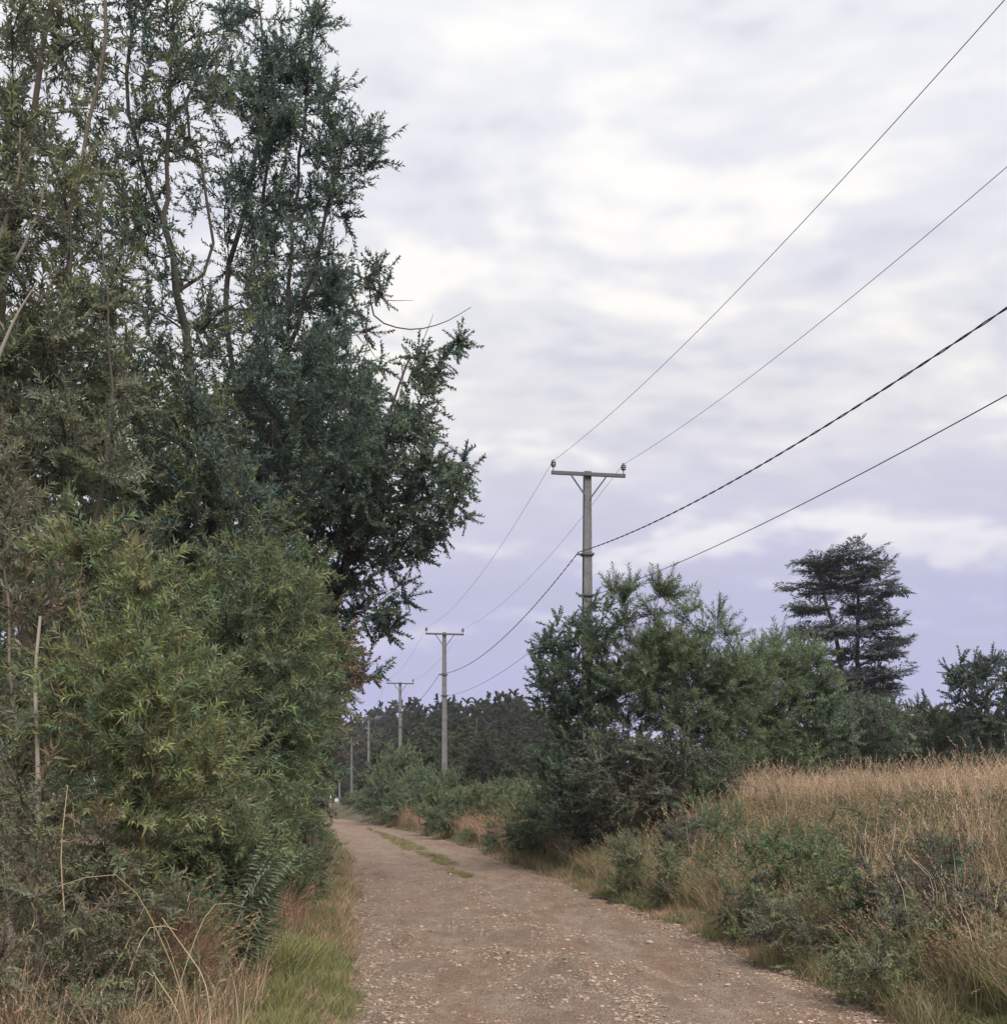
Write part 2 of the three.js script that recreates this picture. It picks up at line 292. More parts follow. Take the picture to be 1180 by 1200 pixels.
const oval = [1, 2, 3].map((s) => sprig(160 + s, { n: 32, len: 0.056, wid: 0.030, stem: 0.33, colors: [[1, 1, 1], [1.15, 1.15, 1.1], [0.8, 0.85, 0.85]], angle: 1.05, bend: 0.25 }));
const tiny = [1, 2].map((s) => sprig(180 + s, { n: 42, len: 0.042, wid: 0.021, stem: 0.36, colors: [[1, 1, 1], [1.2, 1.15, 1.1], [0.75, 0.8, 0.8]], angle: 1.1, bend: 0.25 }));
const farClump = [1, 2].map((s) => sprig(200 + s, { n: 150, len: 0.10, wid: 0.06, stem: 0.42, colors: [[1, 1, 1], [1.2, 1.2, 1.1], [0.75, 0.78, 0.8]], angle: 1.25, bend: 0.3 }));
const flatSpray = [1, 2].map((s) => { const r = rng(220 + s), G = new Geo(); tube(G, [V(0, 0, 0), V(0, 0.5, 0), V(0, 1, 0)], [0.012, 0.008, 0.003], 3, [0.6, 0.5, 0.4]); for (let k = 0; k < 56; k++) { const t = 0.12 + 0.88 * r(), sd = r() < 0.5 ? -1 : 1, off = (1 - t * 0.6) * 0.5 * r(), b = V(sd * off, t, (r() - 0.5) * 0.10); const d = V(sd * (0.5 + 0.6 * r()), 0.6 + 0.6 * r(), (r() - 0.5) * 0.7).normalize(); leaf(G, b, d, V((r() - 0.5) * 0.8, 0.1, 1).normalize(), 0.17 + 0.1 * r(), 0.07, 0.25, 0.2, tint([1, 1, 1], r, 0.3)); } return G.build(); });

const grey = [0.185, 0.205, 0.140], olive = [0.165, 0.200, 0.100], deep = [0.098, 0.150, 0.100], bluish = [0.072, 0.132, 0.125], fresh = [0.215, 0.265, 0.105], midG = [0.128, 0.196, 0.102], brownish = [0.175, 0.142, 0.10];

// --- left hedge, from near to far
makeTree({ name: 'willow_shrub', label: 'bright yellow green willow shrub with long narrow leaves in front of the dark hedge', category: 'shrub', base: G0(175, 7.2), seed: 301,
  trunks: [[G0(175, 7.2), at(170, 900, 7.1), at(165, 780, 7.0), at(175, 680, 7.0)], [at(172, 960, 7.2), at(205, 840, 6.9), at(215, 740, 6.8)], [at(172, 980, 7.2), at(120, 850, 7), at(95, 700, 7.1), at(98, 630, 7.1)]],
  r0: 0.018, blobs: [blob(175, 800, 7.0, 65, 125, 0.5), blob(190, 905, 6.9, 85, 100, 0.5), blob(110, 850, 7.1, 65, 120, 0.4, 0.8), blob(100, 670, 7.1, 12, 40, 0.12, 2), blob(170, 690, 7.0, 16, 30, 0.12, 2)],
  sprigs: [...willow, narrow[0], narrow[1]], per: 3.2, size: 0.62, step: 0.215, gap: 0.35, gapScale: 2.2, colors: [fresh, [0.15, 0.185, 0.085], midG, olive, [0.19, 0.18, 0.09]], bark: [0.20, 0.16, 0.10], upward: 0.6, tipR: 0.004 });
makeTree({ name: 'grey_shrub', label: 'dull grey green shrub with dead stems at the near end of the hedge', category: 'shrub', base: G0(15, 7.4), seed: 302,
  trunks: [[G0(15, 7.4), at(20, 900, 7.5), at(10, 760, 7.5), at(0, 640, 7.6)], [at(18, 960, 7.4), at(-40, 800, 7.6), at(-60, 640, 7.7)], [at(18, 960, 7.4), at(60, 840, 7.5), at(45, 720, 7.6)]],
  r0: 0.021, blobs: [blob(10, 800, 7.5, 95, 150, 0.5), blob(20, 940, 7.2, 90, 110, 0.4, 0.8), blob(-40, 640, 7.8, 80, 120, 0.5)],
  sprigs: [...willow.slice(0, 1), ...narrow], per: 2.5, size: 0.85, step: 0.27, colors: [grey, olive, [0.12, 0.118, 0.075], brownish], bark: [0.22, 0.19, 0.15], tipR: 0.004 });
makeTree({ name: 'tall_tree', label: 'tall grey green tree with pale bare limbs at the near end of the hedge', base: G0(50, 11), seed: 303,
  trunks: [[G0(50, 11), at(40, 800, 11), at(15, 560, 11), at(2, 330, 11), at(35, 150, 11), at(62, 0, 11), at(75, -120, 11)], [at(15, 560, 11), at(70, 420, 10.8), at(85, 240, 10.7), at(120, 80, 10.7), at(130, -60, 10.7)], [at(40, 800, 11), at(110, 620, 10.8), at(130, 430, 10.7), at(118, 300, 10.7)]],
  r0: 0.090, blobs: [blob(35, 120, 11, 95, 150, 1.3, 0.6), blob(30, 330, 11, 110, 150, 1.3, 0.9), blob(60, 560, 10.9, 125, 190, 1.2, 0.95), blob(70, -90, 11, 100, 100, 1.2, 0.5), blob(-60, 300, 11, 90, 260, 1.2, 0.8)],
  sprigs: narrow, per: 2.3, step: 0.33, colors: [grey, grey, olive, [0.12, 0.14, 0.10]], gap: 0.42, gapScale: 1.4, bark: [0.088, 0.078, 0.066], upward: 0.35,
  bare: [{ pts: line(10.2, [[-10, 310], [10, 250], [22, 205], [24, 150]]), r: 0.022, color: [0.24, 0.22, 0.19] }, { pts: line(10.2, [[5, 330], [30, 285], [48, 240], [60, 190]]), r: 0.018, color: [0.24, 0.22, 0.19] }, { pts: line(9.7, [[-10, 440], [20, 370], [45, 330]]), r: 0.02, color: [0.24, 0.22, 0.19] }] });
makeTree({ name: 'tall_tree', label: 'tall airy tree with a dark forked trunk and sky showing through its crown', base: G0(262, 13.4), seed: 304,
  trunks: [[G0(262, 13.4), at(255, 800, 13.3), at(245, 600, 13.2), at(222, 430, 13.1), at(196, 275, 13), at(165, 190, 13), at(150, 90, 13), at(165, -40, 13)], [at(196, 275, 13), at(198, 170, 13.1), at(200, 60, 13.1), at(208, -30, 13.1)], [at(210, 350, 13), at(250, 300, 13.2), at(238, 210, 13.2), at(220, 120, 13.3), at(262, 40, 13.3)]],
  r0: 0.084, blobs: [blob(165, 130, 13, 75, 150, 0.9, 0.65), blob(225, 90, 13.2, 60, 110, 0.8, 0.55), blob(150, 330, 13, 60, 90, 0.9, 0.8), blob(170, 520, 13, 120, 150, 1.2), blob(230, 680, 12.8, 110, 170, 1.1), blob(180, -40, 13.2, 60, 70, 0.8, 0.4), blob(255, 350, 13.3, 45, 80, 0.7, 0.45)],
  sprigs: narrowFine, per: 2.2, step: 0.30, colors: [bluish, deep, [0.09, 0.12, 0.09], olive], gap: 0.5, gapScale: 1.5, bark: [0.045, 0.040, 0.036], upward: 0.4 });
makeTree({ name: 'tall_tree', label: 'tall blue green tree ending in a thin leafy spire above the hedge', base: G0(330, 15.5), seed: 305,
  trunks: [[G0(330, 15.5), at(325, 800, 15.4), at(305, 600, 15.3), at(268, 400, 15.2), at(265, 335, 15.2), at(300, 190, 15.1), at(308, 60, 15.1), at(300, -20, 15.1)], [at(305, 600, 15.3), at(335, 400, 15.2), at(343, 270, 15.2), at(358, 130, 15.2), at(366, 40, 15.2), at(369, -5, 15.2)], [at(335, 420, 15.2), at(372, 300, 15.1), at(395, 200, 15), at(412, 130, 15)], [at(335, 400, 15.2), at(312, 320, 15.5), at(310, 230, 15.5), at(330, 120, 15.5)]],
  r0: 0.078, blobs: [blob(335, 190, 15.2, 62, 125, 0.9, 1.15), blob(285, 110, 15.2, 55, 100, 0.9, 0.6), blob(362, 70, 15.2, 14, 75, 0.25, 2.4), blob(368, 15, 15.2, 7, 30, 0.12, 5), blob(402, 155, 15, 30, 66, 0.6, 1.4), blob(405, 245, 15, 22, 32, 0.4, 0.6), blob(432, 180, 15, 12, 14, 0.2, 2), blob(270, 270, 15.2, 60, 70, 0.8, 0.5), blob(345, 340, 15.2, 70, 70, 1.0, 1.0), blob(330, 480, 15, 110, 110, 1.3, 1.1), blob(300, 40, 15.2, 50, 60, 0.7, 0.45)],
  sprigs: narrowFine, per: 2.6, step: 0.30, colors: [bluish, bluish, deep, [0.08, 0.125, 0.092]], gap: 0.42, gapScale: 1.5, bark: [0.05, 0.045, 0.042], upward: 0.45 });
makeTree({ name: 'overhanging_tree', label: 'dark leafy tree leaning out over the road with a bare curved branch', base: G0(368, 21), seed: 306,
  trunks: [[G0(368, 21), at(378, 800, 21), at(405, 660, 20.7), at(435, 560, 20.4), at(462, 470, 20.2), at(480, 420, 20.2)], [at(378, 800, 21), at(365, 640, 21), at(375, 500, 21), at(385, 400, 21), at(400, 330, 21)], [at(405, 660, 20.7), at(465, 600, 20.2), at(520, 575, 20), at(550, 555, 20)]],
  r0: 0.096, blobs: [blob(450, 560, 20.4, 70, 100, 1.5, 1.1), blob(385, 560, 21, 70, 150, 1.6, 1.1), blob(505, 590, 20, 44, 58, 0.9, 1.1), blob(545, 560, 20, 15, 32, 0.4, 1.6), blob(470, 470, 20.2, 45, 55, 0.8, 1), blob(510, 425, 20.2, 24, 24, 0.5, 0.8), blob(533, 408, 20.2, 10, 8, 0.2, 2.5), blob(405, 360, 20.8, 40, 45, 0.9, 0.9), blob(445, 330, 20.7, 14, 22, 0.3, 0.9), blob(458, 690, 20.4, 34, 52, 0.8, 0.9), blob(450, 760, 20.4, 14, 45, 0.4, 0.9), blob(390, 720, 20.8, 35, 90, 1.2, 1.1), blob(495, 650, 20.2, 25, 30, 0.5, 0.5)],
  sprigs: oval, per: 3.6, step: 0.38, size: 1.05, colors: [deep, bluish, deep, [0.085, 0.10, 0.07]], gap: 0.3, bark: [0.075, 0.065, 0.058], droop: 0.25, upward: 0.25,
  bare: [{ pts: line(20.6, [[385, 330], [405, 318], [430, 330], [440, 372], [480, 386], [520, 378], [552, 360]]), r: 0.022, color: [0.07, 0.06, 0.055] }, { pts: line(20.3, [[478, 448], [490, 415], [508, 368]]), r: 0.014, color: [0.07, 0.06, 0.055] }, { pts: line(20.6, [[425, 330], [448, 350], [485, 352]]), r: 0.012, color: [0.07, 0.06, 0.055] }, { pts: line(20.6, [[428, 372], [432, 405], [447, 428]]), r: 0.014, color: [0.07, 0.06, 0.055] }] });
makeTree({ name: 'hedge_tree', label: 'broad dense tree filling the back of the hedge behind the taller ones', base: G0(120, 19), seed: 307,
  trunks: [[G0(120, 19), at(125, 800, 19), at(130, 640, 19), at(150, 450, 19)], [at(125, 780, 19), at(250, 620, 19), at(300, 480, 19)], [at(125, 780, 19), at(20, 600, 19), at(-10, 450, 19)]],
  r0: 0.108, blobs: [blob(60, 560, 19, 170, 170, 1.6), blob(260, 580, 19, 150, 140, 1.5), blob(200, 800, 19, 220, 150, 1.4)],
  sprigs: oval, per: 2.0, step: 0.52, size: 1.5, colors: [deep, midG, olive], bark: [0.08, 0.07, 0.06] });
makeTree({ name: 'hedge_shrub', label: 'deep green shrub with drooping shoots low in the hedge behind the fern', category: 'shrub', base: G0(300, 12), seed: 308,
  trunks: [[G0(300, 12), at(300, 900, 12), at(295, 760, 12), at(310, 640, 12)], [at(300, 920, 12), at(340, 800, 12.2), at(350, 680, 12.4)], [at(300, 930, 12), at(260, 840, 11.7), at(240, 720, 11.6)]],
  r0: 0.036, blobs: [blob(300, 770, 12.2, 85, 140, 0.9), blob(300, 920, 11.8, 70, 80, 0.7), blob(245, 850, 11.5, 60, 120, 0.7)],
  sprigs: willow, per: 3.6, size: 0.85, step: 0.28, colors: [midG, deep, [0.115, 0.155, 0.08], olive], bark: [0.09, 0.075, 0.055], droop: 0.3 });
makeTree({ name: 'hedge_shrub', label: 'tangled brown green shrub between the trunk of the overhanging tree and the road', category: 'shrub', base: G0(358, 17.5), seed: 309,
  trunks: [[G0(358, 17.5), at(355, 850, 17.5), at(360, 720, 17.5)], [at(356, 880, 17.5), at(385, 800, 17.3), at(392, 740, 17.3)]],
  r0: 0.036, blobs: [blob(352, 780, 17.6, 50, 110, 0.9), blob(358, 890, 17.3, 36, 75, 0.8), blob(388, 790, 17.3, 22, 70, 0.5, 0.8)],
  skirt: [0.32, 0.8, 0.6], sprigs: narrow, per: 3.6, size: 1.0, step: 0.32, colors: [olive, brownish, deep, [0.08, 0.085, 0.055]], bark: [0.10, 0.08, 0.06], droop: 0.2 });
makeTree({ name: 'russet_shrub', label: 'slender shrub with withered red brown leaves at the corner of the hedge', category: 'shrub', base: G0(352, 19.6), seed: 310,
  trunks: [[G0(352, 19.6), at(360, 920, 19.6), at(385, 840, 19.4), at(405, 790, 19.3), at(404, 745, 19.3)]],
  r0: 0.018, blobs: [blob(411, 795, 19.3, 11, 32, 0.3, 2.4), blob(402, 760, 19.3, 11, 20, 0.3, 1.8), blob(388, 840, 19.4, 10, 26, 0.3, 1.2)],
  sprigs: oval, per: 2.2, size: 0.95, step: 0.3, colors: [[0.26, 0.10, 0.055], [0.22, 0.12, 0.07], [0.14, 0.10, 0.05]], bark: [0.10, 0.07, 0.05], droop: 0.4 });
[[372, 30, 24, 75, 0.9], [372, 40, 22, 62, 1.1], [372, 52, 20, 52, 1.2], [368, 68, 22, 44, 1.5], [362, 88, 24, 36, 1.8]].forEach(([px, d, rx, ry, rd], i) => {
  const py = 935 - ry; makeTree({ name: 'roadside_bush', label: 'green bush in the row closing the far left side of the road', category: 'shrub', group: 'bushes along the far left roadside', base: G0(px - 12, d), seed: 320 + i,
    trunks: [[G0(px - 12, d), at(px - 10, py, d), at(px - 8, py - ry * 0.6, d)]], r0: 0.048, blobs: [blob(px - 10, py, d, rx, ry, rd), blob(px - 4, 925, d, rx * 0.8, 22, rd)],
    skirt: [0.5, 0.7, 0.9], sprigs: oval, per: 3.4, size: 1.4, step: 0.48, colors: [midG, olive, deep, [0.14, 0.16, 0.08]] }); });

[[30, 640, 25], [150, 620, 26], [270, 640, 25], [-40, 760, 22]].forEach(([px, py, d], i) => makeTree({ name: 'hedge_tree', label: 'leafy tree in the back row of the hedge, seen only through gaps', group: 'back row of the hedge', base: G0(px, d), seed: 3110 + i, trunks: [[G0(px, d), at(px, 800, d), at(px + 5, py, d)]], r0: 0.12, blobs: [blob(px, py + 60, d, 95, 160, 1.3), blob(px, 850, d, 100, 90, 1.2)], sprigs: oval, per: 2.2, size: 1.9, step: 0.62, colors: [deep, olive, midG] }));
[[316, 905, 15, 46, 55, [midG, olive, deep]], [340, 915, 19.5, 26, 38, [olive, deep, brownish]], [354, 905, 25, 22, 42, [midG, deep]], [200, 940, 10.5, 95, 90, [olive, midG, grey]], [90, 900, 9.2, 110, 110, [olive, grey, deep]], [282, 1000, 10.6, 50, 55, [midG, olive]]].forEach(([px, py, d, rx, ry, colors], i) => makeTree({ name: 'hedge_shrub', label: ['low green shrub closing the hedge under the blue green tree', 'low olive shrub at the foot of the overhanging tree', 'low green shrub past the foot of the overhanging tree', 'leafy olive shrub between the willow and the trunks behind it', 'grey olive shrub behind the dead stems of the near hedge', 'low green shrub just behind the fern'][i], category: 'shrub', base: G0(px, d), seed: 3130 + i, trunks: [[G0(px, d), at(px, py + ry * 0.5, d), at(px, py - ry * 0.5, d)]], r0: 0.04, blobs: [blob(px, py, d, rx, ry, 0.8)], skirt: [rx / F * d, 0.7, 0.8], sprigs: i % 2 ? narrow : willow, per: 3.2, size: d > 14 ? 1 : 0.8, step: d > 14 ? 0.34 : 0.28, colors, droop: 0.2 }));

// --- right side shrubs
makeTree({ name: 'roadside_shrub', label: 'rounded dark green shrub in front of the nearest power pole', category: 'shrub', base: G0(690, 25.7), seed: 331,
  trunks: [[G0(690, 25.7), at(688, 880, 25.7), at(690, 790, 25.7), at(690, 720, 25.7)], [at(688, 900, 25.7), at(655, 820, 25.6), at(645, 760, 25.6)], [at(688, 900, 25.7), at(720, 820, 25.5), at(725, 740, 25.5)]],
  r0: 0.048, blobs: [blob(685, 790, 25.6, 58, 72, 1.1), blob(650, 800, 25.6, 30, 55, 0.7), blob(690, 725, 25.6, 40, 22, 0.6, 0.9), blob(690, 890, 25.5, 65, 70, 1.0, 0.9), blob(690, 945, 25.2, 70, 45, 0.9, 0.9)],
  sprigs: oval, per: 4.2, size: 1.05, step: 0.37, colors: [deep, midG, deep, bluish], bark: [0.08, 0.07, 0.055], upward: 0.5 });
makeTree({ name: 'roadside_shrub', label: 'tall loose willowy shrub with feathery upright tips beside the rounded dark one', category: 'shrub', base: G0(800, 24.0), seed: 332,
  trunks: [[G0(800, 24.0), at(800, 900, 24.0), at(812, 800, 24.0), at(825, 715, 23.9)], [at(800, 920, 24.0), at(770, 800, 24.1), at(772, 700, 24.1), at(782, 678, 24.1)], [at(800, 920, 24.0), at(850, 820, 23.8), at(862, 740, 23.8)], [at(770, 800, 24.1), at(735, 730, 24.2), at(722, 690, 24.2)]],
  r0: 0.036, blobs: [blob(800, 800, 24.0, 65, 75, 0.9), blob(820, 745, 23.9, 42, 36, 0.6, 0.9), blob(775, 712, 24.1, 18, 26, 0.3, 0.6), blob(728, 698, 24.2, 12, 12, 0.2, 1.5), blob(860, 790, 23.8, 40, 50, 0.6, 0.9), blob(815, 890, 23.8, 55, 75, 0.8, 0.8), blob(800, 955, 23.5, 75, 45, 0.8, 0.8), blob(742, 790, 24.6, 58, 70, 0.9, 1.1), blob(840, 830, 24, 55, 60, 0.8, 0.9)],
  sprigs: willow, per: 4.2, size: 0.95, step: 0.37, colors: [midG, [0.115, 0.165, 0.095], [0.10, 0.135, 0.07], deep], bark: [0.10, 0.085, 0.06], upward: 0.75 });
makeTree({ name: 'roadside_shrub', label: 'low grey shrub with scrubby twigs under the two roadside shrubs', category: 'shrub', base: G0(735, 23.4), seed: 333,
  trunks: [[G0(735, 23.4), at(735, 930, 23.4), at(730, 880, 23.4)], [at(735, 960, 23.4), at(780, 910, 23.2), at(790, 870, 23.2)]],
  r0: 0.024, blobs: [blob(735, 910, 23.4, 70, 55, 0.8), blob(800, 910, 23.2, 65, 60, 0.7)],
  sprigs: tiny, per: 3.6, size: 1.15, step: 0.36, colors: [[0.12, 0.12, 0.095], [0.10, 0.105, 0.085], deep, grey], bark: [0.15, 0.13, 0.11] });
makeTree({ name: 'roadside_shrub', label: 'light green spreading shrub behind the edge of the dry grass', category: 'shrub', base: G0(905, 28.0), seed: 334,
  trunks: [[G0(905, 28.0), at(905, 850, 28.0), at(900, 790, 28.0)], [at(905, 870, 28.0), at(930, 820, 28.0), at(945, 780, 28.0)]],
  r0: 0.042, blobs: [blob(905, 815, 28.0, 50, 60, 1.1), blob(880, 850, 27.5, 50, 70, 1.0), blob(900, 900, 27.5, 75, 40, 1.0), blob(945, 800, 28.0, 32, 45, 0.8, 0.9), blob(915, 765, 28.0, 24, 14, 0.5, 0.9)],
  sprigs: willow, per: 4.4, size: 1.15, step: 0.42, colors: [midG, [0.125, 0.17, 0.085], [0.105, 0.15, 0.09]], bark: [0.10, 0.085, 0.06], upward: 0.4 });
[[960, 838, 28, 40, 50, deep], [1010, 850, 33, 55, 35, [0.08, 0.09, 0.08]], [1070, 852, 38, 60, 30, [0.085, 0.1, 0.085]]].forEach(([px, py, d, rx, ry, c], i) => makeTree({ name: 'field_bush', label: 'dark bush at the edge of the dry field below the tall tree', category: 'shrub', group: 'dark bushes edging the dry field', base: G0(px, d), seed: 340 + i,
  trunks: [[G0(px, d), at(px, py + 10, d), at(px + 2, py - ry * 0.5, d)]], r0: 0.048, blobs: [blob(px, py, d, rx, ry, 1.6), blob(px + 10, py + 22, d, rx, 28, 1.5)], sprigs: oval, per: 3.6, size: 1.4, step: 0.5, colors: [c, c, deep, midG] }));
makeTree({ name: 'field_tree', label: 'leafy bushy tree standing at the far side of the dry field', base: G0(1160, 36), seed: 350,
  trunks: [[G0(1160, 36), at(1158, 840, 36), at(1155, 790, 36)], [at(1158, 850, 36), at(1130, 810, 36), at(1122, 790, 36)], [at(1158, 850, 36), at(1185, 800, 36)]], r0: 0.084,
  blobs: [blob(1158, 810, 36, 42, 42, 1.4, 1), blob(1128, 795, 36, 15, 22, 0.7, 1), blob(1150, 780, 36, 14, 16, 0.6, 1), blob(1175, 850, 36, 50, 45, 1.4), blob(1205, 800, 36, 34, 50, 1.3)], sprigs: oval, per: 3.6, size: 1.3, step: 0.5, colors: [bluish, deep, [0.06, 0.08, 0.065]], gap: 0.2 });

// the tall layered tree
{ const d = 62, blobs = [], r = rng(360);
  const tiers = [[955, 664, 26, 8], [945, 690, 20, 9], [1002, 648, 26, 10], [1012, 668, 34, 12], [965, 672, 22, 10], [990, 690, 30, 10], [945, 715, 18, 8], [1030, 692, 26, 10], [960, 738, 28, 10], [1010, 712, 34, 9], [945, 742, 20, 8], [1035, 728, 28, 10], [1000, 740, 24, 8], [950, 765, 22, 8], [1042, 752, 22, 8], [985, 768, 26, 7], [1030, 772, 34, 10], [1005, 790, 20, 8], [1042, 788, 22, 8], [1020, 806, 40, 12], [975, 795, 30, 10], [1000, 825, 50, 14]];
  tiers.forEach(([px, py, rx, ry], i) => blobs.push(blob(px, py, d + (r() - 0.5) * 2.4, rx, ry, 1.1, 1.0)));
  makeTree({ name: 'layered_tree', label: 'tall dark twin stemmed tree with flat layered boughs against the sky', base: G0(1000, d), seed: 361,
    trunks: [[G0(1000, d), at(1004, 820, d), at(1004, 760, d), at(1005, 700, d), at(1003, 645, d)], [G0(990, d).add(V(0.2, 0.4, 0)), at(988, 810, d), at(980, 750, d), at(966, 700, d), at(958, 668, d)]],
    r0: 0.204, blobs, sprigs: flatSpray, flat: true, per: 3.0, size: 0.85, step: 0.56, colors: [[0.075, 0.105, 0.105], [0.09, 0.12, 0.115], [0.065, 0.088, 0.092]], bark: [0.055, 0.05, 0.05], tipR: 0.03, upward: 0.15 }); }

// ------------------------------------------------------------------ distant wood: three kinds of tree, each copied
const farKinds = [[8, 1, [[0.040, 0.060, 0.038], [0.052, 0.076, 0.044]]], [6.5, 1.15, [[0.08, 0.11, 0.060], [0.095, 0.128, 0.065]]], [9, 0.75, [[0.045, 0.062, 0.042], [0.052, 0.072, 0.046]]]].map(([h, w, colors], k) => {
  const base = V(0, 0, 0), g = makeTree({ name: 'woodland_tree', label: ['dark domed evergreen in the distant wood', 'rounder olive green tree in the distant wood', 'narrower dark tree in the distant wood'][k], group: 'trees of the distant wood', base, seed: 380 + k,
    trunks: [[V(0, -0.3, 0), V(0.2, h * 0.3, 0), V(0, h * 0.6, 0.1), V(0.1, h * 0.88, 0)], [V(0.1, h * 0.3, 0), V(1.2 * w, h * 0.6, 0.4)], [V(0.1, h * 0.3, 0), V(-1.3 * w, h * 0.55, -0.4)]], r0: 0.168,
    blobs: [{ c: V(0, h * 0.7, 0), r: V(2.4 * w, h * 0.24, 2.2 * w) }, { c: V(1.6 * w, h * 0.5, 0.5), r: V(1.6 * w, h * 0.22, 1.6 * w) }, { c: V(-1.7 * w, h * 0.48, -0.3), r: V(1.7 * w, h * 0.22, 1.6 * w) }, { c: V(0, h * 0.3, 0.6), r: V(2.4 * w, h * 0.2, 1.8 * w) }, { c: V(0.5, h * 0.9, 0), r: V(1 * w, h * 0.1, 1 * w) }],
    sprigs: farClump, per: 2.6, size: 0.95, step: 0.72, colors, tipR: 0.03, bark: [0.08, 0.07, 0.06] }); return [g, h]; });
{ const r = rng(390); let used = [0, 0, 0];
  const put = (k, px, d, top) => { const [proto, h] = farKinds[k], x = X(px, d), y = ground(x, d) - 0.1, H = Y(top, d) - y, s = H / (h * 1.0), p = V(x, y, -d), sc = V(s * (0.9 + 0.3 * r()), s, s), turn = r() * 6.28; if (!used[k]) { used[k] = 1; proto.position.copy(p); proto.rotation.y = turn; proto.scale.copy(sc); } else copy(proto, p, turn, sc); };
  // skyline of the wood behind the poles
  for (let px = 388; px < 650; px += 13) put(r() < 0.6 ? 0 : 2, px + r() * 8, (px < 480 ? 195 : 135) + r() * 45, 823 + 9 * n2(px * 0.02, 3) + (px < 450 ? (450 - px) * 0.3 : 0) - (px > 545 && px < 600 ? 7 : 0));
  for (let px = 405; px < 690; px += 24) put(r() < 0.55 ? 1 : 0, px + r() * 10, (px < 480 ? 188 : 95) + r() * 28, 848 + r() * 14);
  for (let px = 470; px < 660; px += 30) put(r() < 0.7 ? 1 : 2, px + r() * 10, 62 + r() * 22, 860 + r() * 14);
  for (let px = 366; px < 470; px += 16) put(1, px + r() * 6, 186 + r() * 10, 895 + r() * 12);
  for (let px = 900; px < 1230; px += 26) put(r() < 0.5 ? 1 : 0, px + r() * 10, 48 + r() * 14, 862 + r() * 10);
  // behind the right-hand shrubs and across the field
  for (let px = 640; px < 960; px += 34) put(2, px + r() * 10, 90 + r() * 40, 838 + r() * 16);
  for (let px = 1030; px < 1240; px += 18) put(r() < 0.6 ? 1 : 0, px + r() * 10, 105 + r() * 40, 824 + r() * 14);
  // left of the road, mostly hidden by the hedge
  for (let px = 250; px < 390; px += 34) put(0, px, 125 + r() * 20, 850 + r() * 10);
}

// ------------------------------------------------------------------ undergrowth bushes on the right bank
const mound = (px, py, d, rx, ry, colors, sp, label, seed, extra = {}) => makeTree({ name: 'bramble', label, category: 'bramble', base: G0(px, d), seed, trunks: [[G0(px, d), G0(px, d).add(V(0.05, 0.25, 0.05)), at(px, py, d)]], r0: 0.012, blobs: [blob(px, py, d, rx, ry, 0.55), { c: G0(px, d).add(V(0, 0.22, 0.1)), r: V(rx / F * d, 0.34, 0.55) }], sprigs: sp, per: 3.4, size: 0.62, step: 0.23, colors, bark: [0.12, 0.09, 0.075], tipR: 0.003, droop: 0.25, upward: 0.3, ...extra });
const dusky = [0.135, 0.130, 0.108], leafyG = [0.165, 0.205, 0.095];
mound(1060, 1035, 10.6, 90, 40, [dusky, dusky, [0.08, 0.07, 0.06], deep], tiny, 'wide dusky bramble mound full of dead twigs below the dry grass', 401);
mound(1150, 1080, 9.6, 60, 50, [dusky, grey, [0.075, 0.07, 0.06]], tiny, 'grey bramble clump on the bank past the wide dusky mound', 402);
mound(985, 1035, 11, 40, 35, [leafyG, midG, olive], oval, 'fresh green leafy bramble beside the wide dusky mound', 403);
mound(905, 1000, 13.2, 45, 34, [midG, olive, leafyG], oval, 'green leafy bramble at the foot of the dry grass slope', 404);
mound(815, 985, 20, 45, 28, [deep, dusky], oval, 'low dark bramble spilling down under the willowy shrub', 405);
mound(930, 1075, 11, 50, 22, [olive, grey, dusky], tiny, 'scrubby olive bramble low on the bank near the road', 406);
mound(735, 1005, 18.5, 18, 24, [midG, olive, dusky], willow.slice(0, 1), 'tuft of narrow leaved weeds growing at the road edge', 407);
mound(640, 955, 29, 24, 22, [deep, dusky, midG], oval, 'dark bramble beside the road short of the dark shrub', 408);
mound(580, 975, 34, 14, 11, [deep, dusky], oval, 'small very dark bush on the grassy road edge', 409);
mound(690, 950, 25, 35, 28, [olive, grey, dusky], tiny, 'scrubby grey green bramble at the foot of the dark shrub', 410);
mound(560, 935, 40, 24, 22, [olive, midG], oval, 'green bush among the far dry grasses by the road', 411);
mound(500, 925, 62, 22, 22, [midG, deep], oval, 'bush at the foot of the second power pole', 412, { size: 1.5, step: 0.5, blobs: [blob(500, 925, 62, 22, 24, 1.2)] });
mound(450, 915, 85, 22, 26, [deep, dusky], oval, 'dark bush under the third power pole', 413, { size: 2, step: 0.8, blobs: [blob(450, 915, 85, 22, 28, 1.5)] });
[[1110, 1000, 11.6, 50, 28, [dusky, olive, brownish]], [880, 1040, 12.6, 35, 22, [olive, leafyG, dusky]], [1010, 965, 14, 40, 24, [olive, leafyG, brownish]], [1075, 1090, 9.6, 45, 24, [dusky, olive, grey]], [855, 960, 17, 36, 26, [olive, midG, leafyG]], [780, 1010, 16.6, 22, 18, [olive, brownish, leafyG]], [960, 1000, 12.6, 30, 24, [leafyG, midG]]].forEach(([px, py, d, rx, ry, c], i) => mound(px, py, d, rx, ry, c, i % 2 ? oval : tiny, ['dusky bramble below the tan grass, above the wide dusky mound', 'small olive bramble just above the stones of the road edge', 'olive bramble reaching up into the tan field grass', 'grey olive bramble between the creeping bramble and the wide dusky mound', 'leafy bramble at the foot of the light green spreading shrub', 'small brown green bramble at the road edge below the willowy shrub', 'fresh green bramble in the middle of the bank'][i], 4300 + i));
mound(1020, 1115, 8.9, 45, 22, [leafyG, olive, grey], tiny, 'low creeping bramble just above the road edge', 414);
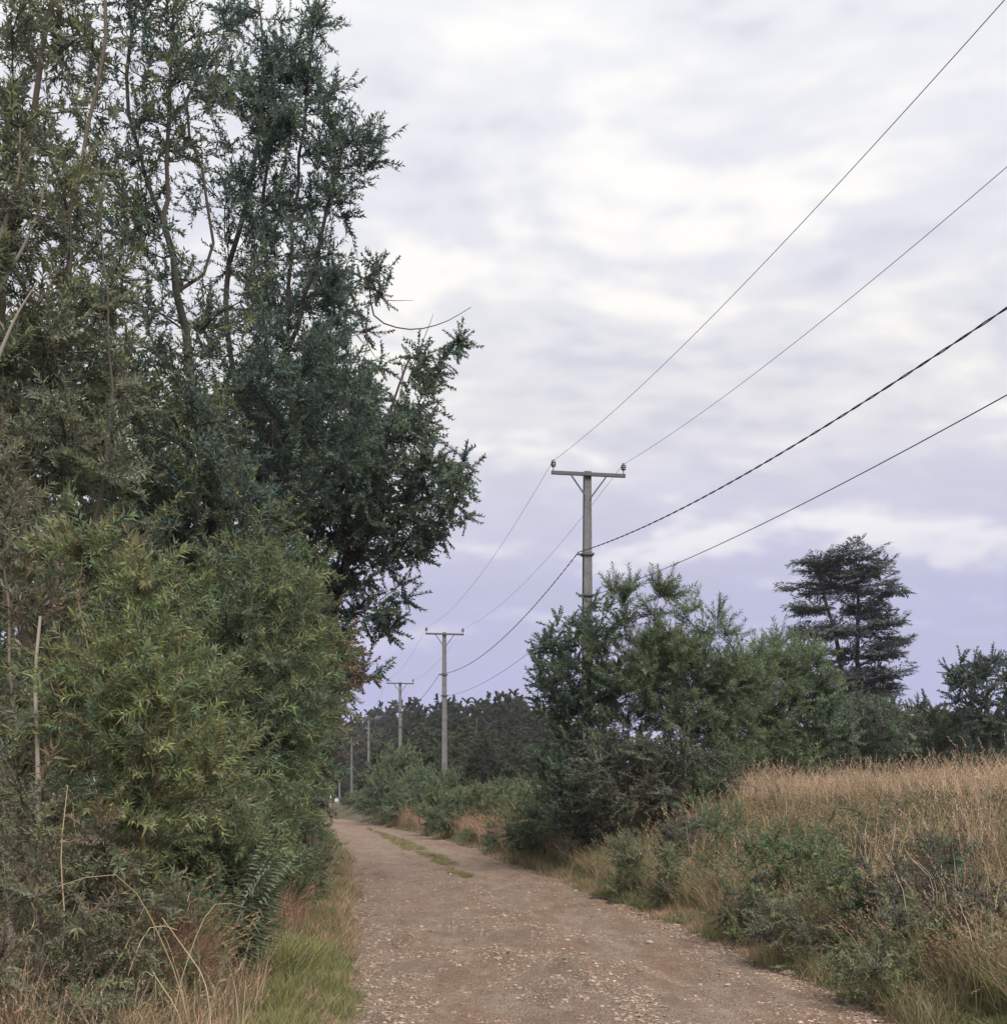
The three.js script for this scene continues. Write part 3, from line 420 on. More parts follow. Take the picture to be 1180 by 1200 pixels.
{ const r = rng(4200), spots = [[478, 908, 68], [496, 918, 62], [521, 888, 51, 0.55], [464, 862, 73, 0.6], [433, 894, 104, 0.7], [540, 915, 47], [600, 900, 42], [616, 912, 35], [645, 930, 28], [442, 908, 84], [425, 912, 100], [410, 918, 112], [655, 890, 30], [590, 952, 38]];
  let proto; spots.forEach(([px, top, d, wide = 0.85], i) => { const p = G0(px, d), h = Math.max(0.6, Y(top + 10, d) - p.y), turn = r() * 6.28;
    if (!proto) { proto = makeTree({ name: 'bank_bush', label: 'green scrub bush on the far right bank below the poles', category: 'shrub', group: 'scrub bushes on the far right bank', base: V(0, 0, 0), seed: 4201, trunks: [[V(0, -0.2, 0), V(0.05, 0.5, 0), V(0, 1.2, 0.1)]], r0: 0.04, blobs: [{ c: V(0, 0.9, 0), r: V(0.95, 0.75, 0.9) }, { c: V(0.6, 0.5, 0.2), r: V(0.8, 0.5, 0.7) }, { c: V(-0.6, 0.45, -0.2), r: V(0.8, 0.5, 0.7) }], sprigs: oval, per: 2.6, size: 1.1, step: 0.3, colors: [midG, olive, deep, leafyG] }); proto.position.copy(p); proto.scale.setScalar(h / 1.7); proto.rotation.y = turn; }
    else copy(proto, p, turn, V(h / 1.7 * wide * (0.9 + 0.4 * r()), h / 1.7, h / 1.7 * wide)); }); }
// lower left tangle
mound(45, 1040, 6.4, 85, 105, [[0.19, 0.175, 0.13], olive, grey, brownish], [...tiny, narrow[0], willow[1]], 'dark tangle of bramble at the near foot of the hedge', 415, { blobs: [blob(45, 1030, 6.5, 85, 110, 0.5), { c: G0(60, 6.3).add(V(0, 0.3, 0.2)), r: V(0.62, 0.45, 0.6) }], size: 0.5, per: 3.6 });
mound(255, 1010, 10.2, 75, 60, [midG, olive, [0.12, 0.14, 0.07]], willow, 'green willow suckers sprouting above the fern', 416, { blobs: [blob(250, 980, 10.2, 75, 65, 0.6)], size: 0.7 });
mound(95, 1120, 6.6, 60, 60, [olive, grey, dusky], tiny, 'low grey green bramble spreading under the dead stalks', 418);
mound(215, 1075, 8.3, 45, 45, [olive, midG, grey], narrow, 'low leafy scrub beside the tuft of dry russet grass', 419, { size: 0.6 });
mound(130, 1010, 7.0, 75, 70, [olive, grey, brownish], narrow, 'brownish green scrub between the bramble tangle and the willow', 417, { size: 0.7 });

// ------------------------------------------------------------------ fern
function frond(len, seed, color) {
  const r = rng(seed), G = new Geo(), S = (t) => V(0, Math.sin(t * 1.7) * len * 0.36, t * len * 0.9), N = 30;
  tube(G, [S(0), S(0.3), S(0.6), S(1)], [0.005, 0.004, 0.003, 0.001], 3, [0.10, 0.10, 0.04]);
  for (let k = 2; k < N; k++) for (const sd of [-1, 1]) { const t = k / N, l = len * 0.30 * Math.sin(Math.PI * Math.pow(t, 0.62)) + 0.012, d = V(sd, -0.18 + 0.2 * (r() - 0.5), 0.45 + 0.12 * (r() - 0.5)).normalize(); leaf(G, S(t), d, V(0, 1, 0.25).addScaledVector(d, -0.05).normalize(), l * (0.75 + 0.35 * r()), 0.024, 0.15 + 0.3 * r(), 0.1, tint(color, r, 0.2)); }
  return G.build();
}
{ const p = G0(266, 8.9), f = thing('fern', 'dark green fern with arching feathery fronds at the foot of the hedge', 'fern', p), r = rng(431);
  [[95, 1.25], [120, 1.1], [70, 1.1], [45, 1.0], [150, 0.9], [20, 0.8], [180, 0.8], [105, 0.95], [80, 1.2], [60, 1.15]].forEach(([a, l], i) => { const m = part('frond', frond(l, 432 + i, [0.085, 0.125, 0.07]), leafMat, f); m.rotation.set(-0.45 - r() * 0.5, a * Math.PI / 180, 0, 'YXZ'); m.position.y = 0.12; }); }
{ const p = G0(345, 14.5), f = thing('fern', 'small pale green fern on the verge under the brown green shrub', 'fern', p), r = rng(451);
  [90, 130, 50, 170, 10].forEach((a, i) => { const m = part('frond', frond(0.55, 452 + i, [0.10, 0.13, 0.06]), leafMat, f); m.rotation.set(-0.6 - r() * 0.4, a * Math.PI / 180, 0, 'YXZ'); m.position.y = 0.04; }); }

// ------------------------------------------------------------------ grass and weeds
function tuft(seed, { n, h, spread, w, colors, lean = 0.35, seeds = 0, seedColor, curl = 0.4 }) {
  const r = rng(seed), G = new Geo();
  for (let k = 0; k < n; k++) {
    const a = r() * 6.28, q = spread * Math.sqrt(r()), b = V(Math.cos(a) * q, -0.03, Math.sin(a) * q), la = r() * 6.28, le = lean * (0.2 + r()), H = h * (0.55 + 0.6 * r()), c = tint(colors[Math.floor(r() * colors.length)], r, 0.22), cu = curl * (0.3 + r());
    const out = V(Math.cos(la), 0, Math.sin(la)), sd = V(-Math.sin(la), 0, Math.cos(la)).applyAxisAngle(V(0, 1, 0), (r() - 0.5) * 2), P = (t) => b.clone().addScaledVector(out, H * (le * t + cu * t * t * t)).add(V(0, H * t * (1 - 0.25 * cu * t * t), 0));
    let prev = null; const seg = 3;
    for (let s = 0; s <= seg; s++) { const t = s / seg, p = P(t), ww = w * (1 - t * t * 0.9) * 0.5, i0 = G.v(p.x - sd.x * ww, p.y, p.z - sd.z * ww, c), i1 = s < seg ? G.v(p.x + sd.x * ww, p.y, p.z + sd.z * ww, c) : i0; if (prev) { G.t(prev[0], prev[1], i0); if (s < seg) G.t(prev[1], i1, i0); } prev = [i0, i1]; }
    if (r() < seeds) { const t = P(1), d = P(1).sub(P(0.85)).normalize(), sc = tint(seedColor, r, 0.2); for (let j = 0; j < 9; j++) { const bb = t.clone().addScaledVector(d, -0.013 * j); leaf(G, bb, d.clone().addScaledVector(randDir(r), 0.55).normalize(), randDir(r), 0.024, 0.006, 0.1, 0.2, sc); } }
  }
  return G.build();
}
const strawC = [[0.40, 0.31, 0.22], [0.34, 0.255, 0.175], [0.46, 0.375, 0.28], [0.28, 0.215, 0.15]], rustC = [[0.34, 0.225, 0.155], [0.30, 0.20, 0.14], [0.39, 0.275, 0.19]], greenC = [[0.145, 0.165, 0.065], [0.175, 0.18, 0.075], [0.115, 0.135, 0.06]], limeC = [[0.20, 0.225, 0.09], [0.175, 0.195, 0.08], [0.24, 0.22, 0.12]], dullC = [[0.18, 0.17, 0.095], [0.23, 0.195, 0.115], [0.145, 0.145, 0.085]];
const tallDry = [1, 2, 3].map((s) => tuft(500 + s, { n: 16, h: 0.78, spread: 0.16, w: 0.0065, colors: strawC, seeds: 0.55, seedColor: [0.46, 0.35, 0.25], lean: 0.22, curl: 0.25 }));
const rustDry = [1, 2].map((s) => tuft(510 + s, { n: 22, h: 0.55, spread: 0.15, w: 0.006, colors: rustC, seeds: 0.35, seedColor: [0.36, 0.23, 0.14], lean: 0.35 }));
const dullTuft = [1, 2, 3].map((s) => tuft(520 + s, { n: 26, h: 0.40, spread: 0.16, w: 0.007, colors: [...dullC, ...greenC.slice(0, 1), strawC[1]], seeds: 0.12, seedColor: [0.28, 0.21, 0.12], lean: 0.5 }));
const shortGreen = [1, 2, 3].map((s) => tuft(530 + s, { n: 30, h: 0.16, spread: 0.12, w: 0.007, colors: greenC, lean: 0.6 }));
const lime = [1, 2].map((s) => tuft(540 + s, { n: 46, h: 0.26, spread: 0.15, w: 0.006, colors: limeC, lean: 0.6 }));
const shortDry = [1, 2].map((s) => tuft(550 + s, { n: 30, h: 0.15, spread: 0.14, w: 0.006, colors: [...strawC.slice(0, 2), ...rustC, dullC[0]], lean: 0.9 }));
const weedy = [1, 2, 3].map((s) => sprig(560 + s, { n: 30, len: 0.085, wid: 0.024, stem: 0.62, colors: [[1, 1, 1], [1.2, 1.15, 1], [0.75, 0.8, 0.8]], angle: 1.0, bend: 0.4, stemColor: [1.3, 1.1, 0.8] }));
const kinds = [...tallDry, ...rustDry, ...dullTuft, ...shortGreen, ...lime, ...shortDry];   // 0-2, 3-4, 5-7, 8-10, 11-12, 13-14
const K = { tall: [0, 3], rust: [3, 2], dull: [5, 3], green: [8, 3], lime: [11, 2], dry: [13, 2] };
const one = (r, k) => K[k][0] + Math.floor(r() * K[k][1]);
const entry = (r, x, d, y, w, s, col) => [x, y, -d, r() * 6.28, (r() - 0.5) * 0.3, (r() - 0.5) * 0.3, s, s * (0.8 + 0.4 * r()), col, w];
const patch = (x, d) => 0.85 + 0.45 * fbm2(x * 0.5 + 11, d * 0.35, 3);
const grow = (r) => { const k = 0.85 + 0.3 * r(); return [k, k * (0.97 + 0.06 * r()), k]; };
const dist = (r, a, b) => a * Math.pow(b / a, r());
// right bank and dry field
{ const r = rng(600), L = [], F2 = [];
  for (let i = 0; i < 30000; i++) {
    const d = dist(r, 5, 75), w = roadHalf(d), s = w + 0.05 + Math.pow(r(), 1.25) * (4.5 + d * 0.22), x = roadX(d) + s, px = 590 + x / d * F; if (px > 1300) continue;
    const q = fbm2(x * 0.45, d * 0.3, 3), g = fbm2(x * 0.6 + 20, d * 0.5 + 9, 3), up = smooth(s, w + 3.0, w + 4.4);
    const big = d > 25 ? 1.25 : 1;
    let kind;
    if (s < w + 0.55) { if (r() < 0.30 + 0.3 * q) continue; kind = g > 0.12 ? 'green' : g > -0.1 ? (r() < 0.6 ? 'dull' : 'dry') : 'dry'; L.push(entry(r, x, d, ground(x, d), one(r, kind), 0.7 * big * (0.6 + 0.6 * r()), grow(r))); continue; }
    if (up > 0.35 && r() < up * 0.95 + q * 0.35 - 0.08) { kind = r() < 0.62 ? 'tall' : 'rust'; F2.push(entry(r, x, d, ground(x, d), one(r, kind), big * (0.75 + 0.45 * r()), grow(r))); }
    else { kind = r() < 0.6 + g ? 'dull' : r() < 0.42 ? 'rust' : r() < 0.2 ? 'tall' : 'green'; L.push(entry(r, x, d, ground(x, d), one(r, kind), (kind === 'rust' ? 0.7 : 1) * big * (0.7 + 0.6 * r()), grow(r))); }
  }
  for (let i = 0; i < 9000; i++) { const d = dist(r, 11, 42), px = 860 + r() * 420, x = X(px, d), s = x - roadX(d); if (s < roadHalf(d) + 3.7) continue; { const g2 = fbm2(x * 0.4 + 90, d * 0.3, 3); if (g2 > 0.08 && r() < 0.65) { F2.push(entry(r, x, d, ground(x, d), one(r, 'dull'), 1.2 + 0.7 * r(), grow(r))); continue; } F2.push(entry(r, x, d, ground(x, d), one(r, r() < 0.72 + g2 ? 'tall' : 'rust'), patch(x, d) * (0.7 + 0.65 * r() * r() + 0.1), grow(r))); } }
  for (let i = 0; i < 3200; i++) { const d = dist(r, 30, 80), x = roadX(d) + roadHalf(d) + 0.6 + r() * (d > 34 && d < 46 ? 4.2 : 2.4); F2.push(entry(r, x, d, ground(x, d), one(r, 'rust'), 1.3 + 0.5 * r(), grow(r))); }
  scatter('roadside_grass', 'mixed green and straw coloured grass on the bank right of the road', 'grass', kinds, grassMat, L);
  scatter('dry_field_grass', 'tall dry tan grass with seed heads covering the field above the bank', 'dry grass', kinds, grassMat, F2);
  const Wd = [];
  for (let i = 0; i < 7500; i++) {
    const d = dist(r, 7, 60), w = roadHalf(d), s = w + 0.5 + r() * 4.0, x = roadX(d) + s; if (fbm2(x * 0.5 + 60, d * 0.4, 3) < -0.12) continue;
    const c = [olive, leafyG, [0.12, 0.15, 0.075], dusky, [0.19, 0.18, 0.095], brownish, [0.26, 0.215, 0.135]][Math.floor(r() * 7)]; Wd.push(entry(r, x, d, ground(x, d) - 0.02, Math.floor(r() * 3), 0.45 + 0.5 * r(), tint(c, r, 0.15)));
  }
  scatter('roadside_weeds', 'leafy weeds growing through the grass on the right bank', 'weeds', weedy, leafMat, Wd);
}
// left verge
{ const r = rng(620), L = [], D = [], Wd = [];
  for (let i = 0; i < 11000; i++) {
    const d = dist(r, 4.5, 95), w = roadHalf(d), s = w + 0.04 + r() * 1.4, x = roadX(d) - s, q = fbm2(x * 0.9 + 5, d * 0.5, 3), far = s - w;
    if (far < 0.12 && r() < 0.55) continue;
    const big = d > 30 ? 1.3 : 1;
    if (d < 12.5 && far < 0.95) { const lush = fbm2(x * 1.4 + 2, d * 1.0 + 7, 2); L.push(entry(r, x, d, ground(x, d), one(r, lush > 0.1 && d < 11.6 ? (r() < 0.3 ? 'lime' : 'green') : r() < 0.45 ? 'green' : 'dry'), 0.4 + 0.45 * r(), grow(r))); }
    else if (r() < 0.62 + q * 0.6) D.push(entry(r, x, d, ground(x, d), one(r, far > 0.7 && r() < 0.35 ? (d < 9.5 ? 'dull' : 'rust') : 'dry'), big * (d > 9.5 ? 1 : 0.8) * (0.6 + 0.45 * r()), grow(r)));
    else L.push(entry(r, x, d, ground(x, d), one(r, r() < 0.6 ? 'green' : 'dull'), big * (0.4 + 0.35 * r()), grow(r)));
  }
  for (let i = 0; i < 200; i++) { const a = r() * 6.28, q = Math.sqrt(r()), px = 312 + Math.cos(a) * q * 42, d = 10.3 + Math.sin(a) * q * 0.7, x = X(px, d); L.push(entry(r, x, d, ground(x, d), one(r, 'lime'), 0.9 + 0.5 * r(), grow(r))); }
  for (let i = 0; i < 700; i++) { const d = 5.0 + r() * 5, x = roadX(d) - roadHalf(d) - 0.75 - r() * 1.5, k = fbm2(x * 1.2, d * 1.2, 2); D.push(entry(r, x, d, ground(x, d), one(r, k > 0.2 ? 'rust' : r() < 0.25 ? 'tall' : 'dull'), 0.4 + 0.35 * r(), grow(r))); }
  for (let i = 0; i < 200; i++) { const a = r() * 6.28, q = Math.sqrt(r()), px = 178 + Math.cos(a) * q * 42, d = 7.9 + Math.sin(a) * q * 0.35, x = X(px, d); D.push(entry(r, x, d, ground(x, d), one(r, 'rust'), 0.85 + 0.4 * r(), grow(r))); }
  for (let i = 0; i < 700; i++) { const d = dist(r, 7, 40), x = roadX(d) - roadHalf(d) - 0.9 - r() * 1.2; Wd.push(entry(r, x, d, ground(x, d) - 0.02, Math.floor(r() * 3), 0.5 + 0.5 * r(), tint([olive, midG, leafyG, brownish][Math.floor(r() * 4)], r, 0.15))); }
  scatter('verge_grass', 'short green grass along the left edge of the road', 'grass', kinds, grassMat, L);
  scatter('dry_verge_grass', 'dry russet grass between the hedge and the road', 'dry grass', kinds, grassMat, D);
  scatter('hedge_weeds', 'leafy weeds at the foot of the hedge', 'weeds', weedy, leafMat, Wd);
}
// grass strip in the middle of the road
{ const r = rng(640), L = [];
  for (let i = 0; i < 1500; i++) { const t = r(), d = mix(23, 62, t); if (fbm2(d * 0.5, 7, 3) + 0.5 * r() < 0.02) continue; const s = 0.05 + (r() - 0.5) * 0.75 * Math.sin(Math.PI * clamp(t * 1.1 + 0.05)) + 0.15 * n2(d * 0.2, 1), x = roadX(d) + s + 0.15; L.push(entry(r, x, d, surface(x, d), one(r, r() < 0.7 ? 'green' : 'dry'), 0.4 + 0.3 * r(), grow(r))); }
  scatter('centre_grass', 'strip of green grass between the wheel tracks of the road', 'grass', kinds, grassMat, L);
}

// ------------------------------------------------------------------ stones
function stoneGeo(seed) { const r = rng(seed), g = new THREE.IcosahedronGeometry(1, 2), p = g.attributes.position, o = r() * 50; for (let i = 0; i < p.count; i++) { const v = V(p.getX(i), p.getY(i), p.getZ(i)), k = 1 + 0.28 * n3(v.x * 0.9 + o, v.y * 0.9, v.z * 0.9) + 0.12 * n3(v.x * 2.4 + o, v.y * 2.4, v.z * 2.4); v.multiplyScalar(k); v.y = Math.max(v.y * 0.6, -0.35); p.setXYZ(i, v.x, v.y, v.z); } g.computeVertexNormals(); return g; }
function chip(seed) { const r = rng(seed), g = new THREE.IcosahedronGeometry(1, 0), p = g.attributes.position, o = r() * 50; for (let i = 0; i < p.count; i++) { const v = V(p.getX(i), p.getY(i), p.getZ(i)); v.multiplyScalar(1 + 0.4 * n3(v.x * 1.3 + o, v.y * 1.3, v.z * 1.3)); p.setXYZ(i, v.x, v.y * 0.5, v.z); } g.computeVertexNormals(); return g; }
const stoneGeos = [1, 2, 3, 4, 5].map((s) => stoneGeo(700 + s)), chips = [1, 2, 3, 4].map((s) => chip(720 + s));
const stoneTex = dataTex(256, 256, (u, v) => { const k = 0.82 + 0.14 * tileN(u, v, 8, 41) + 0.10 * tileN(u, v, 50, 45); return [k, k * 0.98, k * 0.95]; }, true);
const stoneMats = [[0.42, 0.36, 0.30], [0.34, 0.30, 0.26], [0.48, 0.44, 0.38], [0.26, 0.22, 0.19]].map((c) => { const m = new THREE.MeshStandardMaterial({ map: stoneTex, roughness: 0.95 }); m.color.setRGB(...c); return m; });
const gravelMat = new THREE.MeshStandardMaterial({ color: 0xffffff, roughness: 1, flatShading: true });
const stone = (x, d, s, k, label, group) => { const m = new THREE.Mesh(stoneGeos[k % 5], stoneMats[(k * 7 + 3) % 4]); m.name = numbered('stone'); m.position.set(x, surface(x, d) + s * 0.12, -d); m.scale.set(s, s * 0.85, s); m.rotation.y = k * 1.7; m.castShadow = m.receiveShadow = true; scene.add(m); tag(m, label, 'stone', group); };
{ const r = rng(740);
  [[835, 1108, 0.075], [850, 1113, 0.05], [870, 1117, 0.055], [925, 1143, 0.065], [1005, 1148, 0.05], [905, 1135, 0.04], [818, 1098, 0.05], [792, 1088, 0.06], [752, 1072, 0.05], [915, 1137, 0.06], [780, 1090, 0.035], [945, 1150, 0.035], [700, 1052, 0.05], [675, 1045, 0.05], [985, 1165, 0.04]].forEach(([px, py, s], i) => { const d = EYE * F / (py - HORIZON); stone(X(px, d), d, s, i, 'pale stone lying along the right edge of the road', 'stones along the right road edge'); });
  { const d = 8.6; stone(X(1085, d), d, 0.085, 2, 'big pale stone set in the dark earth clods beside the road'); stone(X(1140, 8.5), 8.5, 0.07, 6, 'pale rounded stone in the grass past the earth clods'); }
  { const d = EYE * F / (1079 - HORIZON); stone(X(590, d), d, 0.045, 3, 'dark lone stone sticking up in the middle of the road'); }
  for (let i = 0; i < 60; i++) { const d = dist(r, 8.2, 22), w = roadHalf(d), s = (r() * 2 - 1) * (w - 0.1); stone(roadX(d) + s, d, 0.018 + 0.022 * r(), i, 'small stone embedded in the road surface', 'small stones bedded in the road'); }
  const L = [];
  for (let i = 0; i < 110000; i++) {
    const d = dist(r, 6, 60), w = roadHalf(d), edge = r() < 0.13; let s = edge ? (r() < 0.65 ? 1 : -1) * (w + (r() - 0.6) * 0.5) : (r() * 2 - 1) * w, x = roadX(d) + s;
    const ln = Math.exp(-((s + 0.85) ** 2) / 0.12) + Math.exp(-((s - 0.9) ** 2) / 0.15); if (!edge && fbm2(x * 1.6 + 70, d * 0.5, 4) + 0.16 * r() - 0.3 * ln < -0.02) continue;
    const ridge = r() < 0.04; if (ridge) { s = 0.15 + 0.16 * n2(d * 0.3, 2) + (r() - 0.5) * 0.3; x = roadX(d) + s; }
    const q = 0.003 + 0.0115 * Math.pow(r(), 4.2) + (ridge ? 0.005 * r() * r() * r() : 0) + (edge ? 0.010 * r() * r() * r() : 0), k = 0.75 + 0.6 * r(), c = r() < 0.04 ? [0.42 * k, 0.36 * k, 0.31 * k] : r() < 0.55 ? [0.285 * k, 0.228 * k, 0.185 * k] : [0.235 * k, 0.168 * k, 0.13 * k];
    L.push([x, surface(x, d) + q * 0.1, -d, r() * 6.28, (r() - 0.5) * 0.6, (r() - 0.5) * 0.6, q * (0.9 + 0.6 * r()), q * 1.0, c, Math.floor(r() * 4)]);
  }
  scatter('gravel', 'loose gravel spread over the dirt road', 'gravel', chips, gravelMat, L);
}
// dark earth clods by the road
{ const c = new THREE.MeshStandardMaterial({ map: soilTex, bumpMap: soilBump, bumpScale: 0.02, roughness: 1 }); c.color.setRGB(0.075, 0.058, 0.046);
  [[1068, 8.75, 0.17], [1095, 8.6, 0.14], [1055, 9.0, 0.12], [1110, 8.35, 0.13], [905, 12.2, 0.12], [720, 17.6, 0.15], [700, 18.4, 0.12]].forEach(([px, d, s], i) => { const x = X(px, d), m = new THREE.Mesh(stoneGeos[(i * 2 + 1) % 5], c); m.name = numbered('earth_clod'); m.position.set(x, ground(x, d) + s * 0.1, -d); m.scale.set(s * 1.2, s, s); m.rotation.y = i * 2.1; m.castShadow = m.receiveShadow = true; scene.add(m); tag(m, i < 4 ? 'dark earth clod heaped around the big pale stone' : i === 4 ? 'lone dark earth clod above the stones of the road edge' : 'dark earth clod below the narrow leaved weeds at the road edge', 'clod', i < 4 ? 'earth clods around the big stone' : i > 4 ? 'earth clods below the weeds' : null); }); }

// ------------------------------------------------------------------ dry stalks
function stalk(name, label, group, pts, r0, col) { const base = pts[0].clone(), G = new Geo(), c = new THREE.CatmullRomCurve3(pts.map((p) => p.clone().sub(base))), n = 10, P = [], R = []; for (let k = 0; k <= n; k++) { P.push(c.getPointAt(k / n)); R.push(mix(r0, r0 * 0.4, k / n)); } tube(G, P, R, 5, col); const m = new THREE.Mesh(G.build(), barkMat); m.name = numbered(name); m.position.copy(base); m.castShadow = m.receiveShadow = true; scene.add(m); tag(m, label, 'stalk', group); }
const pale = [0.40, 0.33, 0.22];
[[[120, 1170], [150, 1105], [170, 1062]], [[152, 1118], [142, 1098], [136, 1088]], [[128, 1200], [118, 1165], [108, 1125]], [[150, 1150], [152, 1100], [148, 1060]], [[70, 1200], [76, 1080], [72, 1000], [80, 920]], [[240, 1150], [215, 1110], [190, 1075]], [[95, 1010], [88, 970], [86, 940]], [[125, 1005], [140, 992], [150, 985]], [[25, 1180], [40, 1100], [78, 1050]], [[210, 1190], [180, 1140], [160, 1100]], [[5, 1190], [12, 1100], [4, 1000]], [[50, 900], [75, 860], [60, 800]]].forEach((q, i) => { const d = 6.3 + (i % 4) * 0.25, pts = q.map(([px, py], k) => at(px, py, d + 0.05 * k)), b = G0(q[0][0] + 10, d); stalk('dry_stalk', 'thin pale dead stalk in the tangle at the near foot of the hedge', 'dead stalks in the near hedge', [b, ...pts], 0.005, pale); });
{ const r = rng(808); for (let i = 0; i < 26; i++) { const px = 5 + r() * 235, d = 6.2 + r() * 1.6, b = G0(px, d), h = 0.35 + 0.75 * r(), a = r() * 6.28, l = 0.12 + 0.4 * r(); stalk('dry_stalk', 'thin pale dead stalk in the tangle at the near foot of the hedge', 'dead stalks in the near hedge', [b, b.clone().add(V(Math.cos(a) * l * 0.4, h * 0.6, Math.sin(a) * l * 0.4)), b.clone().add(V(Math.cos(a) * l, h, Math.sin(a) * l)), b.clone().add(V(Math.cos(a) * l * 1.7, h * 0.95, Math.sin(a) * l * 1.5))], 0.0045, tint(pale, r, 0.3)); } }
stalk('cut_stem', 'upright pale cut stem standing among the grey shrub leaves', null, [G0(47, 6.9), at(45, 900, 6.9), at(42, 790, 6.9), at(48, 722, 6.9)], 0.022, [0.30, 0.275, 0.24]);
[[[1090, 1030], [1070, 1010], [1060, 995]], [[1095, 1035], [1080, 1015], [1068, 1008]]].forEach((q, i) => { const d = 9.9 + (i % 3) * 0.2, pts = q.map(([px, py]) => at(px, py, d)); stalk('dead_twig', 'bleached dead twig sticking out of the brambles on the right bank', 'dead twigs on the right bank', [G0(q[0][0], d), ...pts], 0.006, [0.34, 0.30, 0.25]); });

// ------------------------------------------------------------------ power line
const lineX = (d) => 1.94 - 0.1743 * (d - 27.7), TOP = 9.17, ARM = 0.86, lineYaw = Math.atan(0.1743);
const concTex = dataTex(256, 256, (u, v) => { const k = 0.82 + 0.10 * tileN(u, v, 6, 51) + 0.10 * tileN(u, v, 40, 55) + 0.06 * tileN(u, v, 120, 57); return [k, k * 0.985, k * 0.96]; }, true);
const concMat = new THREE.MeshStandardMaterial({ map: concTex, roughness: 0.95 }); concMat.color.setRGB(0.2, 0.21, 0.24);
const steelMat = new THREE.MeshStandardMaterial({ roughness: 0.6, metalness: 0.4 }); steelMat.color.setRGB(0.075, 0.075, 0.085);
const porcMat = new THREE.MeshPhysicalMaterial({ roughness: 0.25, clearcoat: 0.6 }); porcMat.color.setRGB(0.09, 0.06, 0.06);
function shaft(h) {                                       // tapered I-section concrete post
  const out = [[-1, -1], [1, -1], [1, -0.55], [0.45, -0.42], [0.45, 0.42], [1, 0.55], [1, 1], [-1, 1], [-1, 0.55], [-0.45, 0.42], [-0.45, -0.42], [-1, -0.55]], P = [], uv = [], I = [], n = out.length, rows = 14;
  const quad = (a, b, c, d) => { const o = P.length / 3; for (const q of [a, b, c, d]) { P.push(...q); uv.push((q[0] + q[2]) * 0.5, q[1] * 0.5); } I.push(o, o + 1, o + 2, o, o + 2, o + 3); };
  const ring = (t, solid) => out.map(([a, b]) => { const w = mix(0.145, 0.08, t), dp = mix(0.11, 0.075, t); return [(solid ? Math.sign(a) : a) * w, mix(-0.4, h, t), b * dp]; });
  for (let k = 0; k < rows; k++) { const solid = k > rows - 4, a = ring(k / rows, solid), b = ring((k + 1) / rows, solid); for (let s = 0; s < n; s++) { const u = (s + 1) % n; quad(a[s], b[s], b[u], a[u]); } if (k === rows - 4) { const c = ring((k + 1) / rows, true); quad(c[0], c[1], c[6], c[7]); } }
  const t = ring(1, true); quad(t[0], t[7], t[6], t[1]);
  const g = new THREE.BufferGeometry(); g.setAttribute('position', new THREE.Float32BufferAttribute(P, 3)); g.setAttribute('uv', new THREE.Float32BufferAttribute(uv, 2)); g.setIndex(I); g.computeVertexNormals(); return g;
}
const insul = new THREE.LatheGeometry([[0.012, -0.02], [0.03, 0], [0.055, 0.006], [0.062, 0.02], [0.045, 0.035], [0.06, 0.042], [0.066, 0.06], [0.045, 0.075], [0.058, 0.082], [0.062, 0.1], [0.042, 0.118], [0.034, 0.13], [0.04, 0.14], [0.028, 0.158], [0.0, 0.165]].map(([a, b]) => new THREE.Vector2(a, b)), 18);
const bar = (a, b, t) => { const l = a.distanceTo(b), g = new THREE.BoxGeometry(t, l, t * 0.5); g.applyQuaternion(new THREE.Quaternion().setFromUnitVectors(V(0, 1, 0), b.clone().sub(a).normalize())); const c = a.clone().add(b).multiplyScalar(0.5); g.translate(c.x, c.y, c.z); return g; };
function powerPole(d, label) {
  const x = lineX(d), y = ground(x, Math.max(d, -20)), g = thing('power_pole', label, 'pole', V(x, y, -d), 'concrete power poles along the road'), h = TOP - y;
  g.rotation.y = lineYaw;
  part('shaft', shaft(h), concMat, g);
  const arm = new THREE.BoxGeometry(2 * ARM + 0.03, 0.075, 0.075); arm.translate(0, h - 0.09, 0.125); part('crossarm', arm, steelMat, g);
  for (const s of [-1, 1]) {
    part('brace', bar(V(s * 0.42, h - 0.13, 0.15), V(s * 0.06, h - 0.62, 0.135), 0.035), steelMat, g);
    const pin = new THREE.CylinderGeometry(0.011, 0.011, 0.13, 8); pin.translate(s * (ARM - 0.03), h - 0.09 + 0.1, 0.125);
    const ins = part('insulator', insul.clone().translate(s * (ARM - 0.03), h + 0.045, 0.125), porcMat, g); part('pin', pin, steelMat, ins);
  }
  const hook = new THREE.BoxGeometry(0.14, 0.035, 0.05); hook.translate(-0.17, 7.25 - y, 0); part('cable_hook', hook, steelMat, g);
  const band = new THREE.BoxGeometry(0.28, 0.05, 0.25); band.translate(0, 7.25 - y, 0); part('clamp_band', band, steelMat, g);
  const band2 = new THREE.BoxGeometry(0.31, 0.04, 0.27); band2.translate(0, 6.3 - y, 0); part('clamp_band', band2, steelMat, g);
  return g;
}
const poleD = [-8, 27.7, 54.2, 77, 110, 143, 182];
['concrete power pole behind the rounded dark shrub, first of the line ahead', 'concrete power pole second along the line ahead, standing in the far grass', 'concrete power pole third along the line, before the distant wood', 'concrete power pole fourth along the line, beside the bend', 'concrete power pole fifth along the line, close to the bend', 'concrete power pole last along the line, half hidden by the hedge'].forEach((l, i) => powerPole(poleD[i + 1], l));
const cableMat = new THREE.MeshStandardMaterial({ roughness: 0.7 }); cableMat.color.setRGB(0.035, 0.035, 0.04);
const wireMat = new THREE.MeshStandardMaterial({ roughness: 0.5, metalness: 0.6 }); wireMat.color.setRGB(0.24, 0.24, 0.26);
